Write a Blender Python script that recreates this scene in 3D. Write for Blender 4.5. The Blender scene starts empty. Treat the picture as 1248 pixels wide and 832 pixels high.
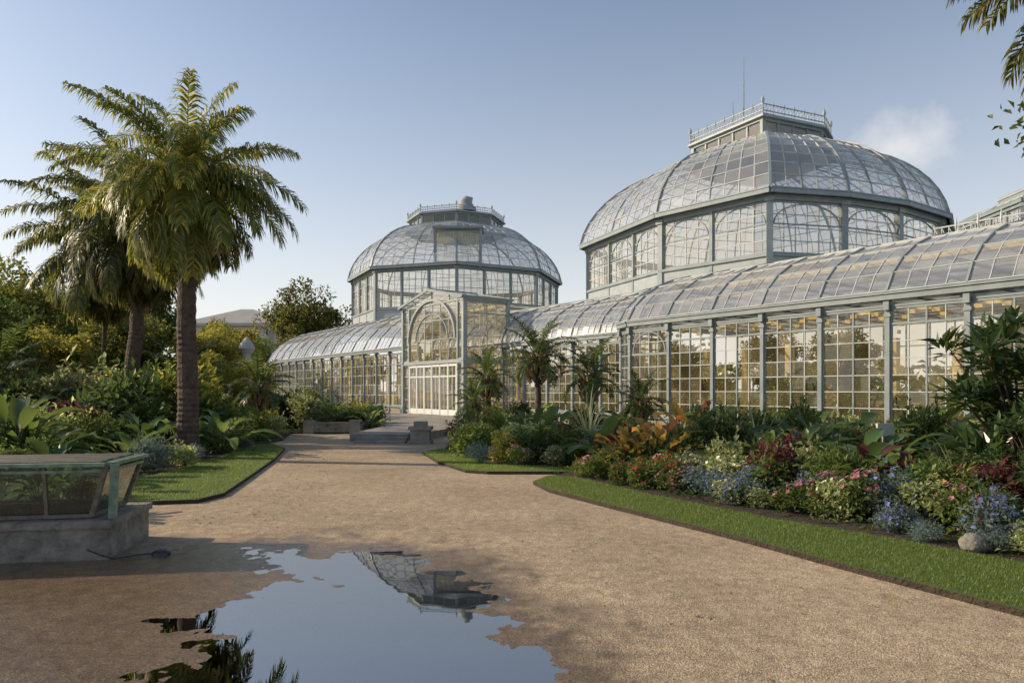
import bpy, math, random
import numpy as np
from mathutils import Vector, Matrix, noise
rng=np.random.default_rng(7); random.seed(7)
scene=bpy.context.scene
COL=scene.collection
A=np.array
def nrm(v):
    v=np.asarray(v,float); return v/np.maximum(np.linalg.norm(v,axis=-1,keepdims=True),1e-9)

# ------------------------------------------------------------------ mesh builder
class MB:
    def __init__(s): s.v=[];s.l=[];s.sz=[];s.m=[];s.n=0
    def add(s,V,F,mat=0):
        V=np.asarray(V,float).reshape(-1,3); F=np.asarray(F,int)
        if F.ndim==1: F=F[None]
        s.v.append(V); s.l.append((F+s.n).ravel()); s.sz.append(np.full(len(F),F.shape[1])); s.m.append(np.full(len(F),mat)); s.n+=len(V)
    def mesh(s,name,mats,smooth=False):
        me=bpy.data.meshes.new(name)
        V=np.concatenate(s.v); L=np.concatenate(s.l); S=np.concatenate(s.sz); M=np.concatenate(s.m)
        me.vertices.add(len(V)); me.vertices.foreach_set('co',V.ravel())
        me.loops.add(len(L)); me.loops.foreach_set('vertex_index',L.astype(np.int32))
        me.polygons.add(len(S)); st=np.concatenate([[0],np.cumsum(S)[:-1]])
        me.polygons.foreach_set('loop_start',st.astype(np.int32))
        for m in mats: me.materials.append(m)
        me.polygons.foreach_set('material_index',M.astype(np.int32))
        me.polygons.foreach_set('use_smooth',np.full(len(S),smooth))
        me.update(calc_edges=True); me.validate()
        return me

def bars(mb,P0,P1,w,d,n,mat=0):
    P0=np.asarray(P0,float).reshape(-1,3);P1=np.asarray(P1,float).reshape(-1,3)
    k=len(P0); a=nrm(P1-P0); n=np.broadcast_to(np.asarray(n,float),(k,3))
    side=nrm(np.cross(a,n)); up=nrm(np.cross(side,a))
    vs=[]
    for P in (P0,P1):
        for sx,sz in ((-1,-1),(1,-1),(1,1),(-1,1)):
            vs.append(P+side*sx*w/2+up*sz*d/2)
    V=np.stack(vs,1).reshape(-1,3)
    f=A([[0,1,2,3],[7,6,5,4],[0,4,5,1],[1,5,6,2],[2,6,7,3],[3,7,4,0]])
    F=(f[None]+ (np.arange(k)*8)[:,None,None]).reshape(-1,4)
    mb.add(V,F,mat)
def box(mb,x0,x1,y0,y1,z0,z1,mat=0):
    V=[(x0,y0,z0),(x1,y0,z0),(x1,y1,z0),(x0,y1,z0),(x0,y0,z1),(x1,y0,z1),(x1,y1,z1),(x0,y1,z1)]
    mb.add(V,[[3,2,1,0],[4,5,6,7],[0,1,5,4],[1,2,6,5],[2,3,7,6],[3,0,4,7]],mat)
def prism(mb,poly,z0,z1,mat=0,matside=None,bottom=False):
    poly=[tuple(p) for p in poly]; n=len(poly)
    ar=sum(poly[i][0]*poly[(i+1)%n][1]-poly[(i+1)%n][0]*poly[i][1] for i in range(n))
    if ar<0: poly=poly[::-1]
    V=[(x,y,z0) for x,y in poly]+[(x,y,z1) for x,y in poly]
    s=mat if matside is None else matside
    mb.add(V,[list(range(n,2*n))],mat)
    mb.add(V,[[i,(i+1)%n,n+(i+1)%n,n+i] for i in range(n)],s)
    if bottom: mb.add(V,[list(range(n))[::-1]],s)
def tube(mb,pts,rad,seg=8,mat=0,cap=True):
    pts=np.asarray(pts,float); n=len(pts); rad=np.broadcast_to(np.asarray(rad,float),(n,))
    t=nrm(np.gradient(pts,axis=0)); ref=A([0.31,0.95,0.05]) 
    x=nrm(np.cross(t,ref)); y=np.cross(t,x)
    ang=np.linspace(0,2*np.pi,seg,endpoint=False)
    V=(pts[:,None]+rad[:,None,None]*(x[:,None]*np.cos(ang)[None,:,None]+y[:,None]*np.sin(ang)[None,:,None])).reshape(-1,3)
    F=[]
    for i in range(n-1):
        for j in range(seg):
            k=(j+1)%seg
            F.append([i*seg+j,i*seg+k,(i+1)*seg+k,(i+1)*seg+j])
    mb.add(V,F,mat)
    if cap:
        mb.add(V[-seg:],[list(range(seg))],mat)
def panes(mb,Av,Bv,Cv,Dv,nc,nr,mat=0,jit=0.006):
    Av,Bv,Cv,Dv=[np.asarray(p,float) for p in (Av,Bv,Cv,Dv)]
    u=np.linspace(0,1,nc+1);v=np.linspace(0,1,nr+1)
    def P(a,b):
        a=a[...,None];b=b[...,None]
        return (Av*(1-a)+Bv*a)*(1-b)+(Dv*(1-a)+Cv*a)*b
    U,Vv=np.meshgrid(u[:-1],v[:-1]); U2,V2=np.meshgrid(u[1:],v[1:])
    p=np.stack([P(U,Vv),P(U2,Vv),P(U2,V2),P(U,V2)],-2).reshape(-1,4,3)
    nn=nrm(np.cross(Bv-Av,Dv-Av)+np.cross(Cv-Bv,Cv-Dv)*1e-3)
    k=len(p); a=rng.normal(0,jit,(k,1));b=rng.normal(0,jit,(k,1))
    off=np.concatenate([-a-b,a-b,a+b,-a+b],1)
    p=p+off[...,None]*nn
    mb.add(p.reshape(-1,3),np.arange(k*4).reshape(-1,4),mat)
def gridbars(mb,Av,Bv,Cv,Dv,nc,nr,w,d,mat=0,edge=True):
    Av,Bv,Cv,Dv=[np.asarray(p,float) for p in (Av,Bv,Cv,Dv)]
    n=nrm(np.cross(Bv-Av,Dv-Av))
    r=range(0,nc+1) if edge else range(1,nc)
    for i in r:
        a=i/nc; bars(mb,Av*(1-a)+Bv*a,Dv*(1-a)+Cv*a,w,d,n,mat)
    r=range(0,nr+1) if edge else range(1,nr)
    for i in r:
        a=i/nr; bars(mb,Av*(1-a)+Dv*a,Bv*(1-a)+Cv*a,w,d,n,mat)

def leaves(mb,c,d,up,L,W,mat=0,fold=0.25):
    c=np.asarray(c,float);d=nrm(d);k=len(c);L=np.broadcast_to(L,(k,))[:,None];W=np.broadcast_to(W,(k,))[:,None]
    s=nrm(np.cross(d,up)); n=np.cross(s,d)
    b=c; m=c+d*L*0.45
    V=np.stack([b,m+s*W/2+n*W*fold,c+d*L-n*L*0.08,m-s*W/2+n*W*fold],1).reshape(-1,3)
    i=(np.arange(k)*4)[:,None]
    mb.add(V,np.concatenate([i+A([[0,1,2]]),i+A([[0,2,3]])],0),mat)

# ------------------------------------------------------------------ object helper
def add(name,me,parent=None,loc=(0,0,0),rot=0,scale=1,**kw):
    o=bpy.data.objects.new(name,me); COL.objects.link(o)
    o.location=loc; o.rotation_euler=(0,0,rot)
    o.scale=(scale,)*3 if np.isscalar(scale) else scale
    if parent is not None:
        o.parent=parent
    for k,v in kw.items(): o[k]=v
    return o

# ------------------------------------------------------------------ materials
def newmat(name):
    m=bpy.data.materials.new(name); m.use_nodes=True; nt=m.node_tree; nt.nodes.clear()
    out=nt.nodes.new('ShaderNodeOutputMaterial')
    return m,nt,out
def N(nt,t,**kw):
    n=nt.nodes.new(t)
    for k,v in kw.items():
        if k.startswith('i_'): n.inputs[k[2:].replace('_',' ')].default_value=v
        else: setattr(n,k,v)
    return n
def ramp(nt,stops):
    r=nt.nodes.new('ShaderNodeValToRGB'); e=r.color_ramp.elements
    while len(e)<len(stops): e.new(0.5)
    for i,(p,c) in enumerate(stops):
        e[i].position=p; e[i].color=(c[0],c[1],c[2],1)
    return r
GB=1.85
def leafmat(name,c1,c2,tr=0.35,rough=0.5,c3=None,g=None):
    g_=GB if g is None else g
    c1=[v*g_ for v in c1];c2=[v*g_ for v in c2];c3=[v*g_ for v in c3] if c3 else None
    m,nt,out=newmat(name); L=nt.links
    g=N(nt,'ShaderNodeNewGeometry'); st=[(0,c1),(0.75,c2)]
    st.append((1,c3 if c3 else c2))
    r=ramp(nt,st); L.new(g.outputs['Random Per Island'],r.inputs[0])
    oi=N(nt,'ShaderNodeObjectInfo'); mr=N(nt,'ShaderNodeMapRange'); mr.inputs[3].default_value=0.7; mr.inputs[4].default_value=1.3
    L.new(oi.outputs['Random'],mr.inputs[0])
    h=N(nt,'ShaderNodeHueSaturation'); L.new(mr.outputs[0],h.inputs['Value']); L.new(r.outputs[0],h.inputs['Color'])
    p=N(nt,'ShaderNodeBsdfPrincipled'); p.inputs['Roughness'].default_value=rough; p.inputs['Specular IOR Level'].default_value=0.35
    L.new(h.outputs[0],p.inputs['Base Color'])
    t=N(nt,'ShaderNodeBsdfTranslucent'); h2=N(nt,'ShaderNodeHueSaturation'); h2.inputs['Value'].default_value=2.0; h2.inputs['Hue'].default_value=0.48
    L.new(h.outputs[0],h2.inputs['Color']); L.new(h2.outputs[0],t.inputs[0])
    mx=N(nt,'ShaderNodeMixShader'); mx.inputs[0].default_value=tr+0.05
    L.new(p.outputs[0],mx.inputs[1]);L.new(t.outputs[0],mx.inputs[2]);L.new(mx.outputs[0],out.inputs[0])
    return m
def solid(name,c1,c2,scale=3,rough=0.7,bump=0.3,bscale=20,metal=0.0,dist=0.02,detail=6):
    m,nt,out=newmat(name); L=nt.links
    tc=N(nt,'ShaderNodeNewGeometry')
    n=N(nt,'ShaderNodeTexNoise'); n.inputs['Scale'].default_value=scale; n.inputs['Detail'].default_value=detail; n.inputs['Roughness'].default_value=0.65
    L.new(tc.outputs['Position'],n.inputs['Vector'])
    r=ramp(nt,[(0.3,c1),(0.7,c2)]); L.new(n.outputs[0],r.inputs[0])
    p=N(nt,'ShaderNodeBsdfPrincipled'); p.inputs['Roughness'].default_value=rough; p.inputs['Metallic'].default_value=metal
    L.new(r.outputs[0],p.inputs['Base Color'])
    b=N(nt,'ShaderNodeTexNoise'); b.inputs['Scale'].default_value=bscale; b.inputs['Detail'].default_value=8
    L.new(tc.outputs['Position'],b.inputs['Vector'])
    bm=N(nt,'ShaderNodeBump'); bm.inputs['Strength'].default_value=bump; bm.inputs['Distance'].default_value=dist
    L.new(b.outputs[0],bm.inputs['Height']); L.new(bm.outputs[0],p.inputs['Normal'])
    L.new(p.outputs[0],out.inputs[0])
    return m
def glassmat(name,tint,dust_lo,dust_hi,dust_glow_col,ior=1.6,rough=0.03):
    m,nt,out=newmat(name); L=nt.links
    g=N(nt,'ShaderNodeNewGeometry')
    t=N(nt,'ShaderNodeBsdfTransparent'); t.inputs[0].default_value=(*tint,1)
    gl=N(nt,'ShaderNodeBsdfGlossy'); gl.inputs['Roughness'].default_value=rough; gl.inputs['Color'].default_value=(0.98,0.98,0.98,1)
    mx=N(nt,'ShaderNodeMixShader')
    lw=N(nt,'ShaderNodeLayerWeight'); lw.inputs[0].default_value=0.5
    pw=N(nt,'ShaderNodeMath',operation='POWER'); pw.inputs[1].default_value=3.0; L.new(lw.outputs['Facing'],pw.inputs[0])
    ma=N(nt,'ShaderNodeMapRange'); ma.inputs[3].default_value=((ior-1)/(ior+1))**2*2; ma.inputs[4].default_value=0.95; L.new(pw.outputs[0],ma.inputs[0])
    L.new(ma.outputs[0],mx.inputs[0]); L.new(t.outputs[0],mx.inputs[1]); L.new(gl.outputs[0],mx.inputs[2])
    df=N(nt,'ShaderNodeBsdfDiffuse'); df.inputs[0].default_value=(*dust_glow_col,1)
    tl=N(nt,'ShaderNodeBsdfTranslucent'); tl.inputs[0].default_value=(*dust_glow_col,1)
    m2=N(nt,'ShaderNodeMixShader'); m2.inputs[0].default_value=0.5; L.new(df.outputs[0],m2.inputs[1]);L.new(tl.outputs[0],m2.inputs[2])
    nz=N(nt,'ShaderNodeTexNoise'); nz.inputs['Scale'].default_value=0.9; nz.inputs['Detail'].default_value=5; L.new(g.outputs['Position'],nz.inputs['Vector'])
    ad=N(nt,'ShaderNodeMath',operation='MULTIPLY'); L.new(g.outputs['Random Per Island'],ad.inputs[0]); L.new(nz.outputs[0],ad.inputs[1])
    mr=N(nt,'ShaderNodeMapRange'); mr.inputs[2].default_value=0.6; mr.inputs[3].default_value=dust_lo; mr.inputs[4].default_value=dust_hi; L.new(ad.outputs[0],mr.inputs[0])
    m3=N(nt,'ShaderNodeMixShader'); L.new(mr.outputs[0],m3.inputs[0]); L.new(mx.outputs[0],m3.inputs[1]); L.new(m2.outputs[0],m3.inputs[2])
    L.new(m3.outputs[0],out.inputs[0])
    return m

M_paint=solid('painted_ironwork',(0.19,0.235,0.25),(0.29,0.335,0.345),2.0,0.5,0.1,30)
M_paintl=solid('pale_glazing_bar',(0.42,0.44,0.44),(0.58,0.60,0.59),2.0,0.5,0.05,30)
M_white=solid('white_paint',(0.68,0.71,0.72),(0.78,0.80,0.8),2.0,0.45,0.05,30)
M_lead=solid('lead_roofing',(0.24,0.25,0.255),(0.34,0.35,0.35),1.2,0.6,0.2,10)
M_stone=solid('weathered_stone',(0.18,0.165,0.14),(0.36,0.33,0.28),2.5,0.85,0.6,14,dist=0.03)
M_stoned=solid('mossy_stone',(0.09,0.085,0.07),(0.30,0.28,0.24),5,0.8,1.0,18,dist=0.03)
M_glow=solid('warm_glow_plaster',(0.74,0.54,0.2),(0.88,0.72,0.36),0.7,0.9,0.2,5)  # golden colour stands in for warm light inside the glasshouse
M_soil=solid('soil',(0.03,0.022,0.015),(0.07,0.052,0.035),6,0.95,1.0,30,dist=0.05)
M_ground=solid('earth_and_grass',(0.05,0.07,0.02),(0.09,0.11,0.04),0.3,0.95,0.5,4)
M_trunk=solid('palm_bark',(0.045,0.032,0.025),(0.14,0.10,0.073),7,0.9,1.0,25,dist=0.05)
M_bark=solid('tree_bark',(0.05,0.038,0.028),(0.12,0.09,0.065),5,0.9,1.0,20,dist=0.05)
M_dead=solid('dry_palm_fibre',(0.2,0.145,0.065),(0.38,0.29,0.15),9,0.9,0.6,25)
M_glassw=glassmat('window_glass',(0.98,0.96,0.90),0.03,0.22,(0.9,0.74,0.42),1.5,0.02)  # dusty panes, with warm interior glow put into the dust colour
M_glassr=glassmat('roof_glass',(0.96,0.965,0.97),0.2,0.46,(0.9,0.9,0.88),2.0,0.08)
M_glassd=glassmat('dome_glass',(0.97,0.97,0.97),0.16,0.42,(0.9,0.9,0.87),1.8,0.05)
M_tank=glassmat('tank_glass',(0.62,0.72,0.58),0.03,0.2,(0.14,0.17,0.10),1.5,0.03)
M_gframe=solid('green_paint_worn',(0.05,0.12,0.085),(0.24,0.32,0.24),9,0.4,0.3,30)
M_wood=solid('weathered_wood',(0.08,0.07,0.05),(0.2,0.17,0.13),14,0.7,0.5,40)
M_black=solid('black_rubber',(0.012,0.012,0.013),(0.03,0.03,0.03),8,0.4,0.1,20)
M_pot=solid('pale_terracotta',(0.35,0.27,0.2),(0.5,0.42,0.34),8,0.8,0.3,30)

M_palm=leafmat('palm_leaflets',(0.038,0.054,0.012),(0.092,0.108,0.023),0.38,0.4,(0.22,0.18,0.043))
M_palm2=leafmat('palm_leaflets_dark',(0.032,0.047,0.012),(0.078,0.092,0.022),0.38,0.42,(0.18,0.15,0.04))
M_palm3=leafmat('small_palm_leaflets',(0.022,0.042,0.012),(0.055,0.083,0.022),0.3,0.4,(0.10,0.11,0.033))
M_lf=leafmat('green_leaves',(0.025,0.045,0.011),(0.062,0.092,0.02),0.35,0.5,(0.11,0.13,0.028))
M_lfd=leafmat('dark_leaves',(0.018,0.035,0.011),(0.045,0.07,0.02),0.28,0.35)
M_lfy=leafmat('sunlit_yellow_leaves',(0.075,0.092,0.016),(0.15,0.15,0.027),0.45,0.5,(0.26,0.21,0.037))  # yellow of low sun on and through foliage, put into the leaf colour
M_lft=leafmat('tree_leaves',(0.032,0.046,0.011),(0.08,0.09,0.018),0.4,0.5,(0.16,0.14,0.028))
M_burg=leafmat('burgundy_leaves',(0.035,0.013,0.012),(0.085,0.03,0.026),0.3,0.45,(0.12,0.07,0.03))
M_blue=leafmat('blue_grey_leaves',(0.045,0.07,0.058),(0.09,0.12,0.107),0.25,0.6,(0.11,0.13,0.15))
M_lime=leafmat('pale_variegated_leaves',(0.07,0.095,0.03),(0.17,0.19,0.08),0.35,0.5,(0.28,0.29,0.17))
M_red=leafmat('red_petals',(0.32,0.02,0.015),(0.5,0.06,0.04),0.3,0.5,(0.55,0.14,0.07),1)
M_pink=leafmat('pink_petals',(0.4,0.1,0.15),(0.55,0.24,0.3),0.35,0.5,(0.6,0.42,0.44),1)
M_wht=leafmat('white_petals',(0.55,0.53,0.43),(0.68,0.67,0.58),0.3,0.5,None,1)
M_vio=leafmat('blue_petals',(0.09,0.10,0.30),(0.2,0.22,0.45),0.3,0.5,(0.33,0.33,0.52),1)
M_big=leafmat('broad_leaves',(0.025,0.052,0.014),(0.07,0.10,0.025),0.35,0.3,(0.125,0.145,0.036))
M_orange=leafmat('orange_bracts',(0.38,0.16,0.04),(0.5,0.28,0.09),0.3,0.5,None,1)
M_gold=leafmat('golden_leaves',(0.12,0.14,0.03),(0.42,0.27,0.05),0.4,0.4,(0.45,0.09,0.04),1.0)

def gravelmat():
    m,nt,out=newmat('gravel'); L=nt.links
    g=N(nt,'ShaderNodeNewGeometry')
    v=N(nt,'ShaderNodeTexVoronoi'); v.inputs['Scale'].default_value=115; L.new(g.outputs['Position'],v.inputs['Vector'])
    r1=ramp(nt,[(0,(0.23,0.165,0.10)),(0.4,(0.44,0.345,0.225)),(0.8,(0.55,0.44,0.30)),(1,(0.73,0.64,0.5))])
    sp=N(nt,'ShaderNodeSeparateColor'); L.new(v.outputs['Color'],sp.inputs[0]); L.new(sp.outputs[0],r1.inputs[0])
    n=N(nt,'ShaderNodeTexNoise'); n.inputs['Scale'].default_value=0.5; n.inputs['Detail'].default_value=8; n.inputs['Roughness'].default_value=0.65; L.new(g.outputs['Position'],n.inputs['Vector'])
    r2=ramp(nt,[(0.3,(0.70,0.67,0.63)),(0.7,(1.12,1.09,1.05))]); L.new(n.outputs[0],r2.inputs[0])
    mu=N(nt,'ShaderNodeMix',data_type='RGBA',blend_type='MULTIPLY'); mu.inputs[0].default_value=1; L.new(r1.outputs[0],mu.inputs[6]); L.new(r2.outputs[0],mu.inputs[7])
    n3=N(nt,'ShaderNodeTexNoise'); n3.inputs['Scale'].default_value=7; n3.inputs['Detail'].default_value=7; L.new(g.outputs['Position'],n3.inputs['Vector'])
    r3=ramp(nt,[(0.3,(0.74,0.73,0.72)),(0.7,(1.12,1.12,1.12))]); L.new(n3.outputs[0],r3.inputs[0])
    mu3=N(nt,'ShaderNodeMix',data_type='RGBA',blend_type='MULTIPLY'); mu3.inputs[0].default_value=1; L.new(mu.outputs[2],mu3.inputs[6]); L.new(r3.outputs[0],mu3.inputs[7])
    at=N(nt,'ShaderNodeAttribute',attribute_name='wet')
    mw=N(nt,'ShaderNodeMix',data_type='RGBA',blend_type='MIX'); L.new(at.outputs['Fac'],mw.inputs[0]); mw.inputs[6].default_value=(1,1,1,1); mw.inputs[7].default_value=(0.38,0.33,0.28,1)
    mu2=N(nt,'ShaderNodeMix',data_type='RGBA',blend_type='MULTIPLY'); mu2.inputs[0].default_value=1; L.new(mu3.outputs[2],mu2.inputs[6]); L.new(mw.outputs[2],mu2.inputs[7])
    p=N(nt,'ShaderNodeBsdfPrincipled'); L.new(mu2.outputs[2],p.inputs['Base Color'])
    rr=N(nt,'ShaderNodeMapRange'); rr.inputs[3].default_value=0.92; rr.inputs[4].default_value=0.18; L.new(at.outputs['Fac'],rr.inputs[0]); L.new(rr.outputs[0],p.inputs['Roughness'])
    b=N(nt,'ShaderNodeBump'); b.inputs['Distance'].default_value=0.008
    rb=N(nt,'ShaderNodeMapRange'); rb.inputs[3].default_value=0.8; rb.inputs[4].default_value=0.3; L.new(at.outputs['Fac'],rb.inputs[0]); L.new(rb.outputs[0],b.inputs['Strength'])
    inv=N(nt,'ShaderNodeMath',operation='SUBTRACT'); inv.inputs[0].default_value=1; L.new(v.outputs['Distance'],inv.inputs[1])
    L.new(inv.outputs[0],b.inputs['Height']); 
    b2=N(nt,'ShaderNodeBump'); b2.inputs['Distance'].default_value=0.035; b2.inputs['Strength'].default_value=0.5; L.new(n3.outputs[0],b2.inputs['Height']); L.new(b.outputs[0],b2.inputs['Normal'])
    L.new(b2.outputs[0],p.inputs['Normal'])
    L.new(p.outputs[0],out.inputs[0]); return m
M_gravel=gravelmat()
def watermat():
    m,nt,out=newmat('puddle_water'); L=nt.links
    t=N(nt,'ShaderNodeBsdfTransparent'); t.inputs[0].default_value=(0.85,0.78,0.68,1)
    gl=N(nt,'ShaderNodeBsdfGlossy'); gl.inputs['Roughness'].default_value=0.01
    g=N(nt,'ShaderNodeNewGeometry'); n=N(nt,'ShaderNodeTexNoise'); n.inputs['Scale'].default_value=2.5; L.new(g.outputs['Position'],n.inputs['Vector'])
    b=N(nt,'ShaderNodeBump'); b.inputs['Strength'].default_value=0.06; b.inputs['Distance'].default_value=0.01; L.new(n.outputs[0],b.inputs['Height']); L.new(b.outputs[0],gl.inputs['Normal'])
    f=N(nt,'ShaderNodeFresnel'); f.inputs[0].default_value=7.5
    mx=N(nt,'ShaderNodeMixShader'); L.new(f.outputs[0],mx.inputs[0]); L.new(t.outputs[0],mx.inputs[1]); L.new(gl.outputs[0],mx.inputs[2]); L.new(mx.outputs[0],out.inputs[0]); return m
M_water=watermat()
M_lawn=solid('lawn_turf',(0.055,0.09,0.015),(0.095,0.14,0.025),1.5,0.9,0.8,60)
M_blade=leafmat('grass_blades',(0.048,0.078,0.012),(0.09,0.13,0.022),0.35,0.5,(0.15,0.165,0.04))

# ------------------------------------------------------------------ ground
mb=MB(); mb.add([(-900,-900,-0.06),(900,-900,-0.06),(900,900,-0.06),(-900,900,-0.06)],[[0,1,2,3]])
add('ground',mb.mesh('ground',[M_ground]),kind='structure',label='flat ground of earth and grass around the garden',category='ground')

PUD=A([(-2.9,7.2),(-2.3,7.5),(-1.75,7.15),(-1.35,7.15),(-0.8,6.9),(-0.35,6.3),(-0.1,5.6),(0.0,5.0),(0.2,4.4),(0.4,3.8),(0.5,3.0),(-0.5,2.5),(-1.6,2.7),(-2.1,3.4),(-2.3,4.4),(-2.6,5.1),(-2.35,5.7),(-2.05,6.1),(-2.5,6.7)])
def sdist(P,poly):
    x,y=P[:,0],P[:,1]; d=np.full(len(P),1e9); ins=np.zeros(len(P),bool)
    for i in range(len(poly)):
        a=poly[i-1];b=poly[i]; ab=b-a; t=np.clip(((x-a[0])*ab[0]+(y-a[1])*ab[1])/(ab@ab),0,1)
        d=np.minimum(d,np.hypot(x-a[0]-t*ab[0],y-a[1]-t*ab[1]))
        c=((a[1]>y)!=(b[1]>y)); xx=(b[0]-a[0])*(y-a[1])/(b[1]-a[1]+1e-12)+a[0]; ins^=(c&(x<xx))
    return np.where(ins,-d,d)
xs=np.unique(np.round(np.concatenate([np.linspace(-40,-6.0,40),np.arange(-6.0,1.6,0.03),np.linspace(1.6,30,40)]),4))
ys=np.unique(np.round(np.concatenate([np.linspace(-8,2.3,12),np.arange(2.3,8.8,0.034),np.linspace(8.8,60,60)]),4))
X,Y=np.meshgrid(xs,ys); P=np.stack([X.ravel(),Y.ravel()],1)
sd=np.full(len(P),5.0); near=(P[:,0]>-7)&(P[:,0]<2.5)&(P[:,1]>2)&(P[:,1]<9.5)
sd[near]=sdist(P[near],PUD)
nz=np.zeros(len(P)); nb=np.zeros(len(P)); n5=np.zeros(len(P))
for i in np.where(near)[0]:
    x,y=P[i]
    nz[i]=0.34*noise.noise((x*1.1,y*1.1,3))+0.40*noise.noise((x*2.7,y*3.3,7))+0.26*noise.noise((x*7,y*9,1))
    n5[i]=noise.noise((x*20,y*24,1))
    nb[i]=noise.noise((x*0.9,y*0.9,11))*0.6+noise.noise((x*3,y*3,5))*0.4+noise.noise((x*11,y*11,5))*0.2
q=sd+nz+0.12
z=np.where(q<0,-0.006+0.035*q,-0.006+0.010*q); z=np.clip(z,-0.03,0.0)
z+=np.where(near&(q<0.6),0.0032*n5*np.clip(1.2-np.abs(q),0,1),0)+np.where(near,0.0016*nb,0)
wet=np.clip(1.0-(q-0.2)/0.7,0,1)
lz=np.exp(-(((P[:,0]+4.0)/2.3)**2+((P[:,1]-5.2)/2.3)**2))
wet=np.clip(wet+np.where(near,np.clip(lz*2.1+nb*1.0-0.2,0,0.95),0),0,1)
mb=MB(); nx=len(xs); ny=len(ys); idx=np.arange(nx*ny).reshape(ny,nx)
F=np.stack([idx[:-1,:-1],idx[:-1,1:],idx[1:,1:],idx[1:,:-1]],-1).reshape(-1,4)
mb.add(np.column_stack([P,z]),F)
me=mb.mesh('gravel_path',[M_gravel],True)
at=me.attributes.new('wet','FLOAT','POINT'); at.data.foreach_set('value',wet.astype(np.float32))
add('gravel_path',me,kind='structure',label='broad sandy gravel path, damp around a puddle',category='path')
mb=MB(); 
mb.add([(x,y,-0.0068) for x,y in [(-4.2,2.4),(1.5,2.4),(1.5,8.4),(-4.2,8.4)]],[[0,1,2,3]])
add('puddle',mb.mesh('puddle',[M_water]),kind='structure',label='shallow rain puddle on gravel reflecting the sky',category='puddle')

def poly_in(poly,n):
    poly=A(poly,float); lo=poly.min(0);hi=poly.max(0); out=[];c=0
    while c<n:
        q=rng.uniform(lo,hi,(n*3,2)); q=q[sdist(q,poly)<-0.02]; out.append(q); c+=len(q)
    return np.concatenate(out)[:n]
PATHP=[(-3.8,8.2),(-4.5,10.2),(-5.0,13.2),(-6.2,19),(-3.2,21),(-2.6,18),(-1,13.6),(0.2,12.2),(2.4,7.5),(3.6,5.0),(4.2,3.2),(0.9,3.2),(0.6,6),(-0.6,7.6),(-2.4,8.2)]
q=poly_in(PATHP,5200); q=q[rng.uniform(0,1,len(q))<np.clip(1.5-q[:,1]/12,0.1,1)]
k=len(q); r=rng.uniform(0.003,0.008,(k,1)); mb=MB()
c=np.column_stack([q,np.full(k,0.002)]); a=rng.uniform(0,6.28,(k,1)); ux=np.column_stack([np.cos(a),np.sin(a),np.zeros((k,1))]); uy=np.column_stack([-np.sin(a),np.cos(a),np.zeros((k,1))])
V=np.stack([c+ux*r*1.3,c+uy*r,c-ux*r,c-uy*r*1.2,c+A([0,0,1.])*r*1.1+ux*r*0.2],1).reshape(-1,3); i=(np.arange(k)*5)[:,None]
mb.add(V,np.concatenate([i+A([[0,1,4]]),i+A([[1,2,4]]),i+A([[2,3,4]]),i+A([[3,0,4]])],0))
add('loose_pebbles',mb.mesh('loose_pebbles',[solid('pebble',(0.25,0.2,0.15),(0.6,0.54,0.46),40,0.8,0.1,50)],True),kind='stuff',label='loose pebbles scattered over the gravel path',category='pebbles')
q=np.concatenate([poly_in(PATHP,150),poly_in([(-5.6,8.5),(-4.2,9),(-4.6,13),(-6,18.5),(-5,19),(-3.2,12),(-3,8.6)],170)]); k=len(q); a=rng.uniform(0,6.28,k); mb=MB()
leaves(mb,np.column_stack([q,np.full(k,0.006)]),np.column_stack([np.cos(a),np.sin(a),rng.uniform(0,0.35,k)]),np.tile([0,0,1.],(k,1))+rng.normal(0,0.2,(k,3)),rng.uniform(0.03,0.06,k),rng.uniform(0.015,0.03,k))
add('fallen_leaves',mb.mesh('fallen_leaves',[leafmat('dry_leaves',(0.14,0.08,0.03),(0.32,0.2,0.07),0.1,0.7,(0.3,0.28,0.08),1)]),kind='stuff',label='a few dry fallen leaves on the gravel',category='leaves')

def lawn(label,poly,n,bh=0.04):
    mb=MB(); prism(mb,poly,-0.03,0.06,0,1)
    q=poly_in(poly,n); c=np.column_stack([q,np.full(n,0.055)])
    a=rng.uniform(0,2*np.pi,n); d=np.column_stack([np.cos(a)*0.5,np.sin(a)*0.5,np.ones(n)])
    s=np.column_stack([-np.sin(a),np.cos(a),np.zeros(n)]); h=rng.uniform(0.5,1.2,n)[:,None]*bh; w=0.004
    V=np.stack([c-s*w,c+s*w,c+d*h],1).reshape(-1,3); mb.add(V,np.arange(3*n).reshape(-1,3),2)
    return add('lawn',mb.mesh('lawn',[M_lawn,M_soil,M_blade]),kind='structure',label=label,category='lawn')
LAWN_R=[(0.38,12.3),(0.62,11.3),(1.45,9.7),(2.55,7.68),(3.2,6.3),(3.85,5.05),(4.5,3.6),(5.0,2.2),(6.6,2.2),(5.9,4.2),(4.95,6.4),(4.26,7.5),(3.36,8.7),(2.2,10.7),(1.2,12.9),(0.7,13.1)]
LAWN_W=[(-2.4,18.2),(-1.7,15.7),(-0.95,14.0),(-0.5,13.75),(1.5,13.75),(1.7,14.5),(-0.3,15.0),(-1.3,17.6),(-1.9,19.2)]
LAWN_L=[(-8.6,10.3),(-5.3,10.1),(-4.72,10.25),(-4.6,10.9),(-5.05,13.2),(-5.7,16.4),(-6.45,19.4),(-7.3,20.8),(-7.7,20.5),(-7.2,16.5),(-6.9,13.2),(-8.3,12.0)]
lawn('mown green lawn strip edging a flower bed',LAWN_R,52000,0.035)
lawn('small mown lawn wedge beside the gravel path',LAWN_W,9000,0.04)
lawn('curved mown lawn around the palm bed',LAWN_L,26000,0.04)

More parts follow.
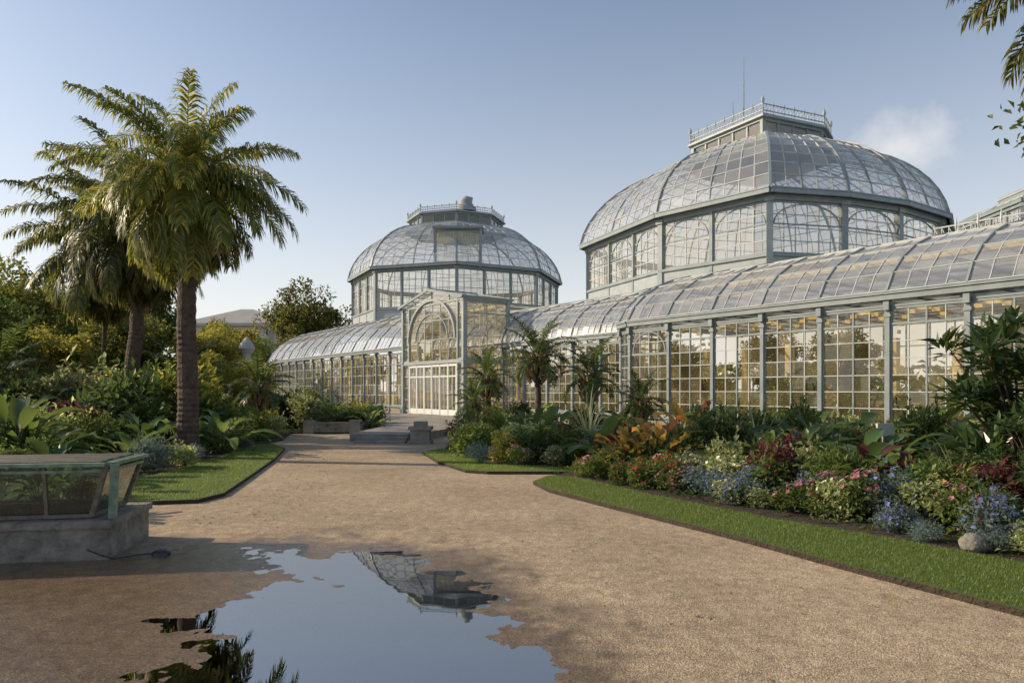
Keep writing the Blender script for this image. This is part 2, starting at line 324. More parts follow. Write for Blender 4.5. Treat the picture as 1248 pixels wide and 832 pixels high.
BED_R=[(0.75,13.15),(1.25,12.95),(2.25,10.75),(3.42,8.75),(4.3,7.55),(5.0,6.45),(5.95,4.2),(6.8,2.2),(16,2.2),(17.5,11.5),(8.5,23.3),(1.0,33.8),(-0.6,33),(-1.9,25),(-1.9,19.3),(-1.25,17.7),(-0.25,15.1),(1.75,14.55)]
BED_L=[(-8.35,12.05),(-6.95,13.25),(-7.25,16.5),(-7.75,20.5),(-7.7,23),(-8.6,26.5),(-4.9,26.6),(-6.0,33),(-11,42.5),(-38,77),(-75,77),(-75,2),(-8.8,2),(-8.7,10.2)]
for lab,poly in (('dark soil flower bed filled with planting',BED_R),('dark soil bed under palms and shrubs',BED_L)):
    mb=MB(); prism(mb,poly,-0.03,0.05,0)
    add('planting_bed',mb.mesh('planting_bed',[M_soil]),kind='structure',label=lab,category='soil')
def cover(poly,n,size,hmax,mats,label,clip=None):
    mb=MB(); q=poly_in(poly,n)
    if clip is not None: q=q[clip(q)]
    n=len(q)
    hh=A([noise.noise((x*0.7,y*0.7,2)) for x,y in q])*0.5+0.5
    zc=0.04+rng.uniform(0,1,n)*hmax*hh
    a=rng.uniform(0,2*np.pi,n); d=np.column_stack([np.cos(a),np.sin(a),rng.uniform(-0.1,0.9,n)]); up=np.tile([0,0,1.0],(n,1))+rng.normal(0,0.2,(n,3))
    L=size*rng.uniform(0.6,1.3,n)
    mi=(A([noise.noise((x*0.5,y*0.5,8)) for x,y in q])>0.05).astype(int)
    for k in (0,1):
        s=mi==k
        leaves(mb,np.column_stack([q,zc])[s],d[s],up[s],L[s],L[s]*0.5,k)
    add('ground_cover',mb.mesh('ground_cover',mats),kind='stuff',label=label,category='ground cover')
cover(BED_R,48000,0.085,0.3,[M_lf,M_lfd],'low leafy ground cover over the flower bed',lambda q:(q[:,0]<0.9*q[:,1]))
cover([(-8.35,12.05),(-6.95,13.25),(-7.25,16.5),(-7.75,20.5),(-8.6,26.5),(-4.9,26.6),(-6,33),(-11,42),(-30,42),(-20,12)],30000,0.13,0.4,[M_lf,M_lfd],'low leafy ground cover beneath the shrubs')

# ------------------------------------------------------------------ glasshouse
D=A([-0.5875,0.8092]); Mn=A([0.8092,0.5875]); O=A([8.68,23.6])
def W(s,t,z):
    p=O+s*D+t*Mn; return A([p[0],p[1],z])
GH=bpy.data.objects.new('glasshouse',None); COL.objects.link(GH); GH.location=(O[0],O[1],0)
GH['label']='long Victorian glasshouse of grey iron and glass with two domes'; GH['category']='greenhouse'
def part(name,me,parent=GH,**kw):
    o=add(name,me,parent,**kw)
    if parent is GH: o.matrix_parent_inverse=Matrix.Translation((-O[0],-O[1],0))
    return o
def arc_bars(mb,c,ex,ez,rx,rz,w,d,n,mat,seg=12,a0=0,a1=np.pi):
    a=np.linspace(a0,a1,seg+1); p=c+np.outer(np.cos(a)*rx,ex)+np.outer(np.sin(a)*rz,ez)
    bars(mb,p[:-1],p[1:],w,d,n,mat)
def window(mb,a,b,z0,z1,nc,nr,glass=1,arch=True,bw=0.028,lbar=2):
    a=np.asarray(a,float)[:2];b=np.asarray(b,float)[:2]
    Av=A([*a,z0]);Bv=A([*b,z0]);Cv=A([*b,z1]);Dv=A([*a,z1])
    panes(mb,Av,Bv,Cv,Dv,nc,nr,glass,0.005)
    gridbars(mb,Av,Bv,Cv,Dv,nc,nr,bw,0.05,lbar,False)
    n=nrm(np.cross(Bv-Av,Dv-Av)); ex=nrm(Bv-Av); w=np.linalg.norm(Bv-Av)
    bars(mb,[Av,Bv,Av+[0,0,0.03],Dv-A([0,0,0.03])],[Dv,Cv,Bv+[0,0,0.03],Cv-A([0,0,0.03])],0.07,0.08,n,0)
    if arch=='flat':
        zt=z0+(z1-z0)*(nr-1.0)/nr
        bars(mb,[A([*a,zt])],[A([*b,zt])],0.06,0.075,n,0)
        m_=(Av+Bv)/2; bars(mb,[m_],[m_*[1,1,0]+A([0,0,z1])],0.045,0.07,n,0)
    elif arch:
        r=w/2-0.1; rz=min(r,(z1-z0)*0.4)
        arc_bars(mb,(Av+Bv)/2*[1,1,0]+A([0,0,z1-rz-0.08]),ex,A([0,0,1.]),r,rz,0.045,0.07,n,0)
        zt=z1-rz-0.08
        bars(mb,[A([*a,zt])],[A([*b,zt])],0.05,0.075,n,0)
def roofcurve(K,a0=12,a1=82):
    a=np.radians(np.linspace(a0,a1,K+1)); u=1-np.cos(a); v=np.sin(a)
    return (u-u[0])/(u[-1]-u[0]),(v-v[0])/(v[-1]-v[0])
def wing(label,Fs,Rs,eave,ridge,plinth=0.55,rows=6,cols=4,arch='flat',nr=7,base_z=0.0,nc=4,arch_at=(99,),a0=12):
    fr=MB(); k=len(Fs)
    Fp=[W(s,t,0)[:2] for s,t in Fs]; Rp=[W(s,t,0)[:2] for s,t in Rs]
    wins=[]
    for i in range(k):
        f=Fp[i]; out=nrm(Fp[i]-Rp[i]); o3=A([*out,0])
        p=A([*f,0]); bars(fr,[p+[0,0,base_z]],[p+[0,0,eave]],0.12,0.18,o3)
        bars(fr,[p+[0,0,eave-0.55]],[p+[0,0,eave-0.45]],0.2,0.24,o3)
        bars(fr,[p+[0,0,eave-0.35]],[p+[0,0,eave-0.1]],0.16,0.36,o3)
        bars(fr,[p+[0,0,base_z]],[p+[0,0,plinth+0.15]],0.24,0.28,o3)
    for i in range(k-1):
        a=A([*Fp[i],0]);b=A([*Fp[i+1],0])
        n=nrm(np.cross(b-a,[0,0,1.])); 
        if n@A([*(Fp[i]-Rp[i]),0])<0: n=-n
        e=nrm(b-a)
        P0=a+[0,0,plinth/2]-n*0.02; P1=b+[0,0,plinth/2]-n*0.02
        bars(fr,[P0],[P1],plinth,0.22,n,1)
        bars(fr,[a+[0,0,plinth+0.04]+n*0.03],[b+[0,0,plinth+0.04]+n*0.03],0.09,0.32,n,0)
        bars(fr,[a+[0,0,eave+0.02]+n*0.06],[b+[0,0,eave+0.02]+n*0.06],0.15,0.3,n,0)
        bars(fr,[a+[0,0,eave+0.14]+n*0.14],[b+[0,0,eave+0.14]+n*0.14],0.06,0.22,n,0)
        bars(fr,[a+[0,0,eave-0.22]],[b+[0,0,eave-0.22]],0.06,0.12,n,0)
        wm=MB(); w=np.linalg.norm(b-a)
        if w<0.5: continue
        aa=(a+e*0.07)[:2];bb=(b-e*0.07)[:2]
        if np.cross(b-a,[0,0,1.])@n<0: aa,bb=bb,aa
        window(wm,aa,bb,plinth+0.09,eave-0.26,nc if w>1.2 else 2,nr,1,True if i in arch_at else arch)
        wins.append(wm)
    W0=part('side_wing',fr.mesh('side_wing',[M_paint,M_stone,M_paintl]),label=label)
    for wm in wins: part('window',wm.mesh('window',[M_paint,M_glassw,M_paintl]),W0)
    rf=MB(); uu,vv=roofcurve(rows,a0)
    def RP(i,r):
        f=Fp[i]+nrm(Fp[i]-Rp[i])*0.12; p=f+(Rp[i]-f)*uu[r]; return A([*p,eave+0.2+(ridge-eave-0.2)*vv[r]])
    for i in range(k-1):
        for r in range(rows):
            a,b,c,d=RP(i,r),RP(i+1,r),RP(i+1,r+1),RP(i,r+1)
            if r==rows-1 and np.linalg.norm(c-d)<0.01: c=c+ (b-a)*0.01
            panes(rf,b,a,d,c,cols,1,1,0.008)
            n=nrm(np.cross(a-b,c-b)+1e-9)
            for q in range(cols+1):
                if q in (0,cols): continue
                g=q/cols; bars(rf,[a+(b-a)*g],[d+(c-d)*g],0.022,0.04,n,2)
            bars(rf,[a+n*0.012],[b+n*0.012],0.03,0.05,n,2)
            bars(rf,[a],[d],0.06,0.11,n,0)
            if i==k-2: bars(rf,[b],[c],0.09,0.14,n,0)
    for i in range(k-1):
        a,b=RP(i,rows),RP(i+1,rows)
        if np.linalg.norm(a-b)>0.05: bars(rf,[a],[b],0.22,0.18,A([0,0,1.]),0)
    part('roof',rf.mesh('roof',[M_paint,M_glassr,M_paintl]),W0)
    return W0
dep=5.0
Fs=[(-14.7+2.1*i,0) for i in range(11)]; Rs=[(s,dep) for s,t in Fs]
for ph in (22,44,66,88):
    a=math.radians(ph); Fs.append((6.3+2.6*math.sin(a),dep-dep*math.cos(a)*0.98)); Rs.append((6.3,dep))
wr=wing('long wing with curved glass roof and tall grid windows',Fs,Rs,4.4,6.95,cols=4,arch_at=(9,))
Fs=[(7.2+1.955*i,1.0) for i in range(10)]; Rs=[(s,dep) for s,t in Fs]
wm_=wing('middle wing with bulging glass roof beside the porch',Fs,Rs,4.1,6.6,cols=5,rows=8,a0=4)
Fs=[(24.8+2.15*i,0.0) for i in range(16)]; Rs=[(s,6.0) for s,t in Fs]
sE=Fs[-1][0]
for ph in (25,50,75):
    a=math.radians(ph); Fs.append((sE+5*math.sin(a),6-6*math.cos(a))); Rs.append((sE,6.0))
wl=wing('far wing with rounded end and curved glass roof',Fs,Rs,4.4,8.0,cols=3,rows=6,nr=5)

def wallbox(mb,s0,s1,t0,t1,z0,z1,mat=0):
    p=[W(s0,t0,0)[:2],W(s1,t0,0)[:2],W(s1,t1,0)[:2],W(s0,t1,0)[:2]]; prism(mb,p,z0,z1,mat,bottom=True)
mb=MB()
def arcade(s0,s1,t,zt,step):
    s=s0
    while s<s1-0.1:
        wallbox(mb,s,s+0.26,t,t+0.3,0.05,3.6,0)
        r=(step-0.3)/2
        aa=np.linspace(0,np.pi,11)
        for k in range(10):
            q0=r*math.cos(aa[k]);q1=r*math.cos(aa[k+1]); zz=3.6+0.95*math.sin((aa[k]+aa[k+1])/2)
            wallbox(mb,s+0.15+step/2+min(q0,q1)-0.001,s+0.15+step/2+max(q0,q1)+0.001,t+0.05,t+0.25,min(zz,zt-0.35),min(zz,zt-0.35)+0.14,0)
        s+=step
    wallbox(mb,s0,s1,t-0.01,t+0.31,zt-0.2,zt,0)
    wallbox(mb,s0,s1,t+0.02,t+0.28,0.05,1.2,0)
arcade(-14.7,24.5,5.05,6.5,2.1); arcade(24.9,57,6.05,7.6,2.15)
part('glow_arcade',mb.mesh('glow_arcade',[M_glow]))  # arcade added behind the glass to give the windows a warm glow
mb=MB()
def glassdeck(s0,s1,t0,t1,z,nc,nr):
    a,b,c,d=W(s0,t0,z),W(s1,t0,z),W(s1,t1,z),W(s0,t1,z); panes(mb,a,b,c,d,nc,nr,1,0.003); gridbars(mb,a,b,c,d,nc,nr,0.12,0.14,0)
glassdeck(-14.7,24.8,5.1,33,6.72,20,14); glassdeck(24.9,58,6.1,24,7.75,16,9)
def glasswall(s0,t0,s1,t1,z,nc):
    a,b=W(s0,t0,0.1),W(s1,t1,0.1); c=b+A([0,0,z-0.1]);d=a+A([0,0,z-0.1]); panes(mb,a,b,c,d,nc,4,2,0.003); gridbars(mb,a,b,c,d,nc,4,0.09,0.1,0)
glasswall(-14.6,32.9,24.7,32.9,6.6,24); glasswall(-14.6,0.1,-14.6,32.8,6.6,18); glasswall(24.9,23.9,58,23.9,7.6,16)
part('flat_roof',mb.mesh('flat_roof',[M_paint,M_glassr,M_glassw]))
mb=MB(); wallbox(mb,-14.6,57,1.15,5.0,-0.02,0.1,0)
part('floor',mb.mesh('floor',[M_stone]))

# porch
PS0,PS1,PT=17.4,24.5,-1.3; PB=1.6; PC=(PS0+PS1)/2; EV=6.75; PK=7.5; nF=A([*(-Mn),0]); exF=A([*(-D),0])
M_porch=solid('pale_painted_ironwork',(0.27,0.315,0.325),(0.39,0.435,0.44),2.0,0.5,0.1,30)
fr=MB()
for s in (PS0,PS1):
    bars(fr,[W(s,PT,0)],[W(s,PT,EV)],0.2,0.22,nF)
    bars(fr,[W(s,PT,0)],[W(s,PT,0.7)],0.32,0.32,nF)
    bars(fr,[W(s,PT,3.3)],[W(s,PT,3.42)],0.3,0.3,nF)
    bars(fr,[W(s,PT,EV-0.2)],[W(s,PT,EV)],0.3,0.3,nF)
    bars(fr,[W(s,PB,0)],[W(s,PB,EV)],0.2,0.2,nF)
bars(fr,[W(PS0,PT,3.3)],[W(PS1,PT,3.3)],0.2,0.2,nF)
bars(fr,[W(PS0,PT,EV-0.1)],[W(PS1,PT,EV-0.1)],0.09,0.14,nF)
for s in (18.0,23.7):
    bars(fr,[W(s,PT,0)],[W(s,PT,EV)],0.10,0.16,nF)
c=W(PC,PT-0.03,4.6)
arc_bars(fr,c,exF,A([0,0,1.]),2.75,2.3,0.13,0.22,nF,0,24)
arc_bars(fr,c,exF,A([0,0,1.]),1.9,1.5,0.05,0.1,nF,0,16)
for s in (PS0,PS1):
    bars(fr,[W(s,PT,3.3)],[W(s,PB,3.3)],0.16,0.14,A([*D,0]))
    bars(fr,[W(s,PT,EV-0.1)],[W(s,PB,EV-0.1)],0.16,0.16,A([*D,0]))
PO=part('entrance_porch',fr.mesh('entrance_porch',[M_porch]),label='tall slender glazed entrance porch with arched window')
fw=MB()
a=W(23.6,PT,3.45);b=W(18.1,PT,3.45)
panes(fw,a,b,W(18.1,PT,EV-0.1),W(23.6,PT,EV-0.1),6,4,1,0.004)
for i in range(1,6):
    s=18.1+5.5*i/6; zt=4.6+2.25*math.sqrt(max(0,1-((s-PC)/2.8)**2)); bars(fw,[W(s,PT,3.5)],[W(s,PT,min(zt,EV))],0.04,0.06,nF,2)
for zz in (4.6,5.7):
    h=2.75*math.sqrt(max(0,1-((zz-4.6)/2.3)**2)); bars(fw,[W(PC-h,PT,zz)],[W(PC+h,PT,zz)],0.05,0.06,nF,0)
for s0,s1 in ((PS0+0.1,17.95),(23.75,PS1-0.1)):
    window(fw,W(s1,PT,0),W(s0,PT,0),0.4,3.2,1,4,1,False); window(fw,W(s1,PT,0),W(s0,PT,0),3.4,EV-0.2,1,4,1,False)
V=[W(PS1,PT,EV),W(PS0,PT,EV),W(PC,PT,PK-0.06)]; fw.add(V,[[0,1,2]],1)
V=[W(PS1,PB,4.0),W(PS0,PB,4.0),W(PS0,PB,EV),W(PC,PB,PK-0.06),W(PS1,PB,EV)]; fw.add(V,[[0,1,2,3,4]],1)
bars(fw,[W(PS0,PB,5.3)],[W(PS1,PB,5.3)],0.08,0.1,nF,0)
for i in range(1,6): bars(fw,[W(PS0+(PS1-PS0)*i/6,PB,4.0)],[W(PS0+(PS1-PS0)*i/6,PB,EV)],0.06,0.08,nF,2)
bars(fw,[W(PC,PT,EV)],[W(PC,PT,PK-0.1)],0.06,0.1,nF,0)
for dx in (-2.0,2.0): bars(fw,[W(PC+dx,PT,EV)],[W(PC+dx,PT,EV+(PK-EV)*(1-abs(dx)/3.75)-0.05)],0.045,0.08,nF,2)
part('fanlight_window',fw.mesh('fanlight_window',[M_porch,M_glassw,M_paintl]),PO)
for s in (PS0,PS1):
    sw=MB(); 
    p0=W(s,PT+0.15,0);p1=W(s,PB-0.1,0)
    if s!=PS0: p0,p1=p1,p0
    window(sw,p0,p1,0.5,3.2,3,5,1,False)
    window(sw,p0,p1,3.42,EV-0.2,3,5,1,'flat')
    part('side_window',sw.mesh('side_window',[M_porch,M_glassw,M_paintl]),PO)
rf=MB()
for sg,(sa,za) in enumerate(((PS0-0.25,EV+0.0),(PS1+0.25,EV+0.0))):
    a=W(sa,PT-0.25,za);b=W(sa,PB+0.2,za);c2=W(PC,PB+0.2,PK);d2=W(PC,PT-0.25,PK)
    panes(rf,a,b,c2,d2,4,5,1,0.006)
    n=nrm(np.cross(b-a,d2-a)); n=n if n[2]>0 else -n
    gridbars(rf,a,b,c2,d2,4,5,0.04,0.06,2,False)
    bars(rf,[a,b,a],[d2,c2,b],0.10,0.14,n,0)
bars(rf,[W(PC,PT-0.25,PK+0.04)],[W(PC,PB+0.2,PK+0.04)],0.12,0.12,A([0,0,1.]),0)
part('roof',rf.mesh('roof',[M_paint,M_glassr,M_paintl]),PO)
nd=6
for i in range(nd):
    s0=18.1+5.5*i/nd; s1=18.1+5.5*(i+1)/nd
    dm=MB(); z0=0.27; zt=3.15
    a=W(s1-0.02,PT-0.02,0);b=W(s0+0.02,PT-0.02,0)
    Av=A([a[0],a[1],z0]);Bv=A([b[0],b[1],z0]);Cv=A([b[0],b[1],zt]);Dv=A([a[0],a[1],zt])
    panes(dm,Av,Bv,Cv,Dv,1,2,1,0.003)
    bars(dm,[Av,Bv],[Dv,Cv],0.11,0.1,nF,0)
    for zz,w in ((z0+0.16,0.32),(z0+2.2,0.08),(zt-0.06,0.12)):
        bars(dm,[A([*Av[:2],zz])],[A([*Bv[:2],zz])],w,0.08,nF,0)
    bars(dm,[(Av+Bv)/2+A([0,0,0.3])],[(Cv+Dv)/2],0.022,0.05,nF,0)
    o=part('door',dm.mesh('door',[M_white,M_glassw]),PO)

# domes
def poly_face_windows(poly,z0,z1,cw,nr,arch=True):
    res=[]
    n=len(poly)
    for i in range(n):
        a=A(poly[i]);b=A(poly[(i+1)%n]); e=nrm(b-a); w=np.linalg.norm(b-a)
        nw=max(1,int(round(w/cw)))
        for j in range(nw):
            p=a+(b-a)*j/nw+e*0.1; q=a+(b-a)*(j+1)/nw-e*0.1
            m=MB(); window(m,p,q,z0,z1,max(3,int(round(np.linalg.norm(q-p)/0.62))),nr,1,arch,0.04); res.append(m)
    return res
def dome(label,poly,ctr,zb,sill,eave,prof,cols,lant,lz,mast=None,cw=2.7,nrw=4,rh=0.62,arch=True,name='domed_pavilion'):
    poly=A(poly,float); ctr=A(ctr,float); n=len(poly)
    inn=ctr+(poly-ctr)*0.955
    fr=MB()
    for i in range(n):
        a=inn[i];b=inn[(i+1)%n]; e=nrm(b-a); nn=A([e[1],-e[0],0]); a3=A([*a,0]);b3=A([*b,0])
        oc=nrm(A([*(a-ctr),0]))
        bars(fr,[a3+[0,0,zb]],[a3+[0,0,eave]],0.28,0.3,oc)
        bars(fr,[a3+[0,0,eave-0.3]],[a3+[0,0,eave-0.1]],0.42,0.42,oc)
        bars(fr,[a3+[0,0,(zb+sill)/2]],[b3+[0,0,(zb+sill)/2]],sill-zb,0.16,nn,2)
        bars(fr,[a3+[0,0,sill]],[b3+[0,0,sill]],0.13,0.34,nn)
        bars(fr,[a3+[0,0,eave-0.12]],[b3+[0,0,eave-0.12]],0.22,0.3,nn)
        w=np.linalg.norm(b-a); nw=max(1,int(round(w/cw)))
        for j in range(1,nw):
            p=a3+(b3-a3)*j/nw; bars(fr,[p+[0,0,zb]],[p+[0,0,eave]],0.15,0.22,nn)
        A3=A([*poly[i],0]);B3=A([*poly[(i+1)%n],0])
        bars(fr,[A3+[0,0,eave+0.06]],[B3+[0,0,eave+0.06]],0.18,0.25,nn)
        bars(fr,[A3+[0,0,eave+0.19]+oc*0.05],[B3+[0,0,eave+0.19]+oc*0.05],0.06,0.2,nn,0)
        fr.add([A3+[0,0,eave-0.03],B3+[0,0,eave-0.03],b3+[0,0,eave-0.03],a3+[0,0,eave-0.03]],[[0,1,2,3]],0)
    PV=part(name,fr.mesh(name,[M_paint,M_paintl,M_porch]),label=label)
    for m in poly_face_windows(inn,sill+0.08,eave-0.25,cw,nrw,arch): part('window',m.mesh('window',[M_paint,M_glassw,M_paintl]),PV)
    rf=MB()
    for i in range(n):
        a=poly[i];b=poly[(i+1)%n]; w=np.linalg.norm(b-a); nc=max(2,int(round(w/cols)))
        for r in range(len(prof)-1):
            (s0,z0),(s1,z1)=prof[r],prof[r+1]
            P0=A([*(ctr+(a-ctr)*s0),z0]);P1=A([*(ctr+(b-ctr)*s0),z0]);P2=A([*(ctr+(b-ctr)*s1),z1]);P3=A([*(ctr+(a-ctr)*s1),z1])
            panes(rf,P0,P1,P2,P3,nc,1,1,0.013)
            nn=nrm(np.cross(P1-P0,P3-P0))
            for q in range(1,nc):
                g=q/nc; big=(nc>=4 and q==nc//2)
                bars(rf,[P0+(P1-P0)*g],[P3+(P2-P3)*g],0.06 if big else 0.032,0.09 if big else 0.045,nn,0 if big else 2)
            bars(rf,[P0+nn*0.01],[P1+nn*0.01],0.038,0.05,nn,2)
            bars(rf,[P0],[P3],0.11,0.16,nrm(A([*(a-ctr),0])+A([0,0,0.6])),0)
    part('dome_roof',rf.mesh('dome_roof',[M_paint,M_glassd,M_paintl]),PV)
    s1,zt=prof[-1]
    lm=MB(); prism(lm,ctr+(poly-ctr)*(s1+0.03),zt-0.05,zt+0.12,0,bottom=True)
    lp=A(lant,float); l0,l1=lz
    for i in range(len(lp)):
        a=A([*lp[i],0]);b=A([*lp[(i+1)%len(lp)],0]); e=nrm(b-a); nn=A([e[1],-e[0],0]); w=np.linalg.norm(b-a)
        bars(lm,[a+[0,0,l0]],[a+[0,0,l1]],0.2,0.2,nn)
        bars(lm,[a+[0,0,l0+0.1]],[b+[0,0,l0+0.1]],0.2,0.2,nn); bars(lm,[a+[0,0,l1-0.08]],[b+[0,0,l1-0.08]],0.16,0.2,nn)
        k=max(2,int(w/0.9))
        for j in range(1,k): bars(lm,[a+(b-a)*j/k+[0,0,l0]],[a+(b-a)*j/k+[0,0,l1]],0.1,0.12,nn,0)
        panes(lm,a+[0,0,l0+0.2],b+[0,0,l0+0.2],b+[0,0,l1-0.16],a+[0,0,l1-0.16],k,1,1,0.004)
    lc=lp.mean(0)
    prism(lm,lc+(lp-lc)*1.09,l1,l1+0.1,3,bottom=True); prism(lm,lc+(lp-lc)*1.04,l1+0.1,l1+0.22,2,bottom=True)
    part('lantern',lm.mesh('lantern',[M_paint,M_glassw,M_lead,M_porch]),PV)
    if rh>0:
        rl=MB(); railing(rl,lc+(lp-lc)*1.05,l1+0.22,rh)
        part('roof_railing',rl.mesh('roof_railing',[M_porch]),PV)
    if mast:
        m=MB(); tube(m,[(mast[0],mast[1],mast[2]),(mast[0],mast[1],(mast[2]+mast[3])/2),(mast[0],mast[1],mast[3])],[0.04,0.03,0.012],6)
        tube(m,[(mast[0]-0.6,mast[1],mast[2]),(mast[0]-0.6,mast[1],mast[2]+0.9),(mast[0]-0.6,mast[1],mast[2]+1.5)],[0.03,0.02,0.01],6)
        part('lightning_rod',m.mesh('lightning_rod',[M_paint]),PV)
    return PV
def finial(mb,p,h,r):
    tube(mb,[p,p+A([0,0,h*0.5]),p+A([0,0,h*0.62]),p+A([0,0,h*0.75]),p+A([0,0,h*0.9]),p+A([0,0,h])],[r*0.4,r*0.4,r,r,r*0.4,r*0.05],6)
def railing(mb,lp,z,h,closed=True):
    n=len(lp)
    for i in range(n if closed else n-1):
        a=A([*lp[i],z]);b=A([*lp[(i+1)%n],z]); e=nrm(b-a); nn=A([e[1],-e[0],0]); w=np.linalg.norm(b-a)
        bars(mb,[a+[0,0,0.12],a+[0,0,h*0.75]],[b+[0,0,0.12],b+[0,0,h*0.75]],0.04,0.05,nn)
        k=max(2,int(round(w/0.7)))
        for j in range(k):
            finial(mb,a+(b-a)*j/k,h*(1.1 if j else 1.5),0.045 if j else 0.09)
        k2=k*3; 
        q=np.arange(k2+1)/k2; P=a+(b-a)*q[:,None]
        bars(mb,P,P+A([0,0,h*0.75]),0.02,0.03,nn)
        P0=P[:-1]+A([0,0,0.12]);P1=P[1:]+A([0,0,h*0.72]); bars(mb,P0,P1,0.018,0.03,nn)
def profile(s0,s1,z0,z1,K,p=1.0):
    out=[]
    for i in range(K+1):
        a=math.radians(8+74*i/K); u=(math.cos(math.radians(8))-math.cos(a))/(math.cos(math.radians(8))-math.cos(math.radians(82))); v=(math.sin(a)-math.sin(math.radians(8)))/(math.sin(math.radians(82))-math.sin(math.radians(8)))
        out.append((s0+(s1-s0)*u,z0+(z1-z0)*v))
    return out
C1=A([14.5,40.0])
half=A([(4.2,41.6),(7.2,34.1),(11.2,29.6),(15.0,30.4),(18.4,31.8),(21.9,34.2)])
poly1=np.concatenate([half,2*C1-half])
k4=A([(4.2,41.6),(11.2,29.6),(21.9,34.2)]); lant1=C1+(np.concatenate([k4,2*C1-k4])-C1)*0.36
p1=dome('large domed pavilion with tall drum windows and a railed lantern',poly1,C1,6.95,7.65,10.3,profile(1.0,0.38,10.5,14.9,10),0.75,lant1,(15.0,16.15),(12.9,38.0,16.3,20.2),cw=2.75)
C2=A([-5.4,66.0]); R2=10.25
poly2=A([C2+R2*A([math.cos(math.radians(275+45*i)),math.sin(math.radians(275+45*i))]) for i in range(8)])
lant2=C2+(poly2-C2)*0.43
p2=dome('smaller domed pavilion with railed lantern behind the far wing',poly2,C2,7.6,8.6,12.0,profile(1.0,0.46,12.2,16.7,9),1.0,lant2,(16.8,17.8),None,cw=2.6,rh=0.5,arch=False)
C3=A([31.6,40.5]); poly3=A([C3+A([dx,dy]) for dx,dy in ((-3.2,-2.6),(3.6,-3.2),(4.0,3.0),(-2.8,3.4))])
p3=dome('blocky rooftop structure with shallow glazed roof',poly3,C3,6.8,10.9,12.2,[(1.0,12.4),(0.8,12.75),(0.55,13.0)],0.9,C3+(poly3-C3)*0.5,(13.0,13.35),None,cw=1.6,nrw=2,rh=0,arch=False,name='rooftop_structure')
m=MB(); 
base=C2+A([0.9,-9.3])
for x in (-1.9,1.9):
    bars(m,[A([base[0]+x,base[1],11.9])],[A([base[0]+x,base[1],15.1])],0.2,0.2,A([0,-1.,0]))
window(m,(base[0]-1.8,base[1]),(base[0]+1.8,base[1]),12.3,14.9,5,5,1,False)
for x in (-1.9,1.9):
    V=[(base[0]+x,base[1],12.0),(base[0]+x,base[1],15.0),(base[0]+x,base[1]+3.5,15.0),(base[0]+x,base[1]+3.5,12)]; m.add(V,[[0,1,2,3]],1)
box(m,base[0]-2.1,base[0]+2.1,base[1]-0.25,base[1]+4.0,15.1,15.3,0)
part('dormer',m.mesh('dormer',[M_paint,M_glassw,M_paintl]),p2)
m=MB(); x0,y0=C2[0]+1.2,C2[1]-3.4
tube(m,[(x0,y0,18.0),(x0,y0,18.4),(x0,y0,18.45),(x0+0.05,y0,18.8),(x0+0.25,y0,19.15),(x0+0.6,y0,19.3)],[1.0,0.95,0.75,0.7,0.45,0.05],10)
part('roof_ornament',m.mesh('roof_ornament',[M_lead],True),p2)
m=MB(); railing(m,[W(-14,6.0,0)[:2],W(-3,6.0,0)[:2]],6.85,0.9,False)
part('roof_railing',m.mesh('roof_railing',[M_paintl]),GH)

# ------------------------------------------------------------------ terrace, steps, stone things
TER=[(-5.4,22.7),(-3.0,22.7),(-1.6,30),(-1.9,35.7),(-2.4,36.4),(-6.95,42.5),(-8.2,41),(-6.3,33),(-5.2,27)]
mb=MB(); prism(mb,TER,-0.02,0.25,0); add('terrace',mb.mesh('terrace',[M_stone]),kind='structure',label='low stone terrace leading to the porch',category='terrace')
mb=MB()
for i in range(3): box(mb,-5.0,-3.4,21.6+0.36*i,22.7+0.01*i,0 if i==0 else 0.085*i-0.01,0.085*(i+1))
add('garden_steps',mb.mesh('garden_steps',[M_stone]),label='three shallow worn stone steps up to terrace',category='steps')
mb=MB(); box(mb,-0.36,0.36,-0.32,0.32,0,0.1); box(mb,-0.3,0.3,-0.26,0.26,0.1,0.44); box(mb,-0.36,0.36,-0.32,0.32,0.44,0.54); box(mb,-0.2,0.2,-0.2,0.2,0.54,0.7)
add('stone_pedestal',mb.mesh('stone_pedestal',[M_stone]),loc=(-2.9,21.7,0),label='squat stone pedestal with stepped cap beside the steps',category='pedestal')
mb=MB(); box(mb,-8.0,-6.0,26.6,26.95,0,0.38); box(mb,-8.1,-5.9,26.55,27.0,0.38,0.44); box(mb,-6.3,-6.0,26.95,30,0,0.38)
for x in (-7.9,-6.1): box(mb,x-0.2,x+0.2,26.45,26.9,0,0.52)
add('planter_wall',mb.mesh('planter_wall',[M_stone]),label='low stone planter wall with capping before the glasshouse',category='wall')
mb=MB(); box(mb,-0.7,0.7,-0.7,0.7,0,0.5); box(mb,-0.5,0.5,-0.5,0.5,0.5,1.7); box(mb,-0.65,0.65,-0.65,0.65,1.7,1.9)
tube(mb,[(0,0,1.9),(0,0,2.2),(0,0,2.6),(0,0,3.5),(0,0,3.8),(0,0,4.1),(0,0,4.4)],[0.38,0.25,0.3,0.26,0.42,0.3,0.05],12)
add('stone_monument',mb.mesh('stone_monument',[solid('pale_stone',(0.4,0.38,0.34),(0.6,0.57,0.52),2,0.8,0.3,10)]),loc=(-13.6,35,0),label='pale stone monument on a pedestal among shrubs',category='monument')
mb=MB(); tube(mb,[(0,0,0),(0,0,0.14),(0,0,0.15),(0,0,0.2),(0,0,0.2)],[0.09,0.13,0.15,0.15,0.1],14)
add('plant_pot',mb.mesh('plant_pot',[M_pot]),loc=(1.35,13.6,0.05),label='small pale terracotta pot at the bed corner',category='plant pot')
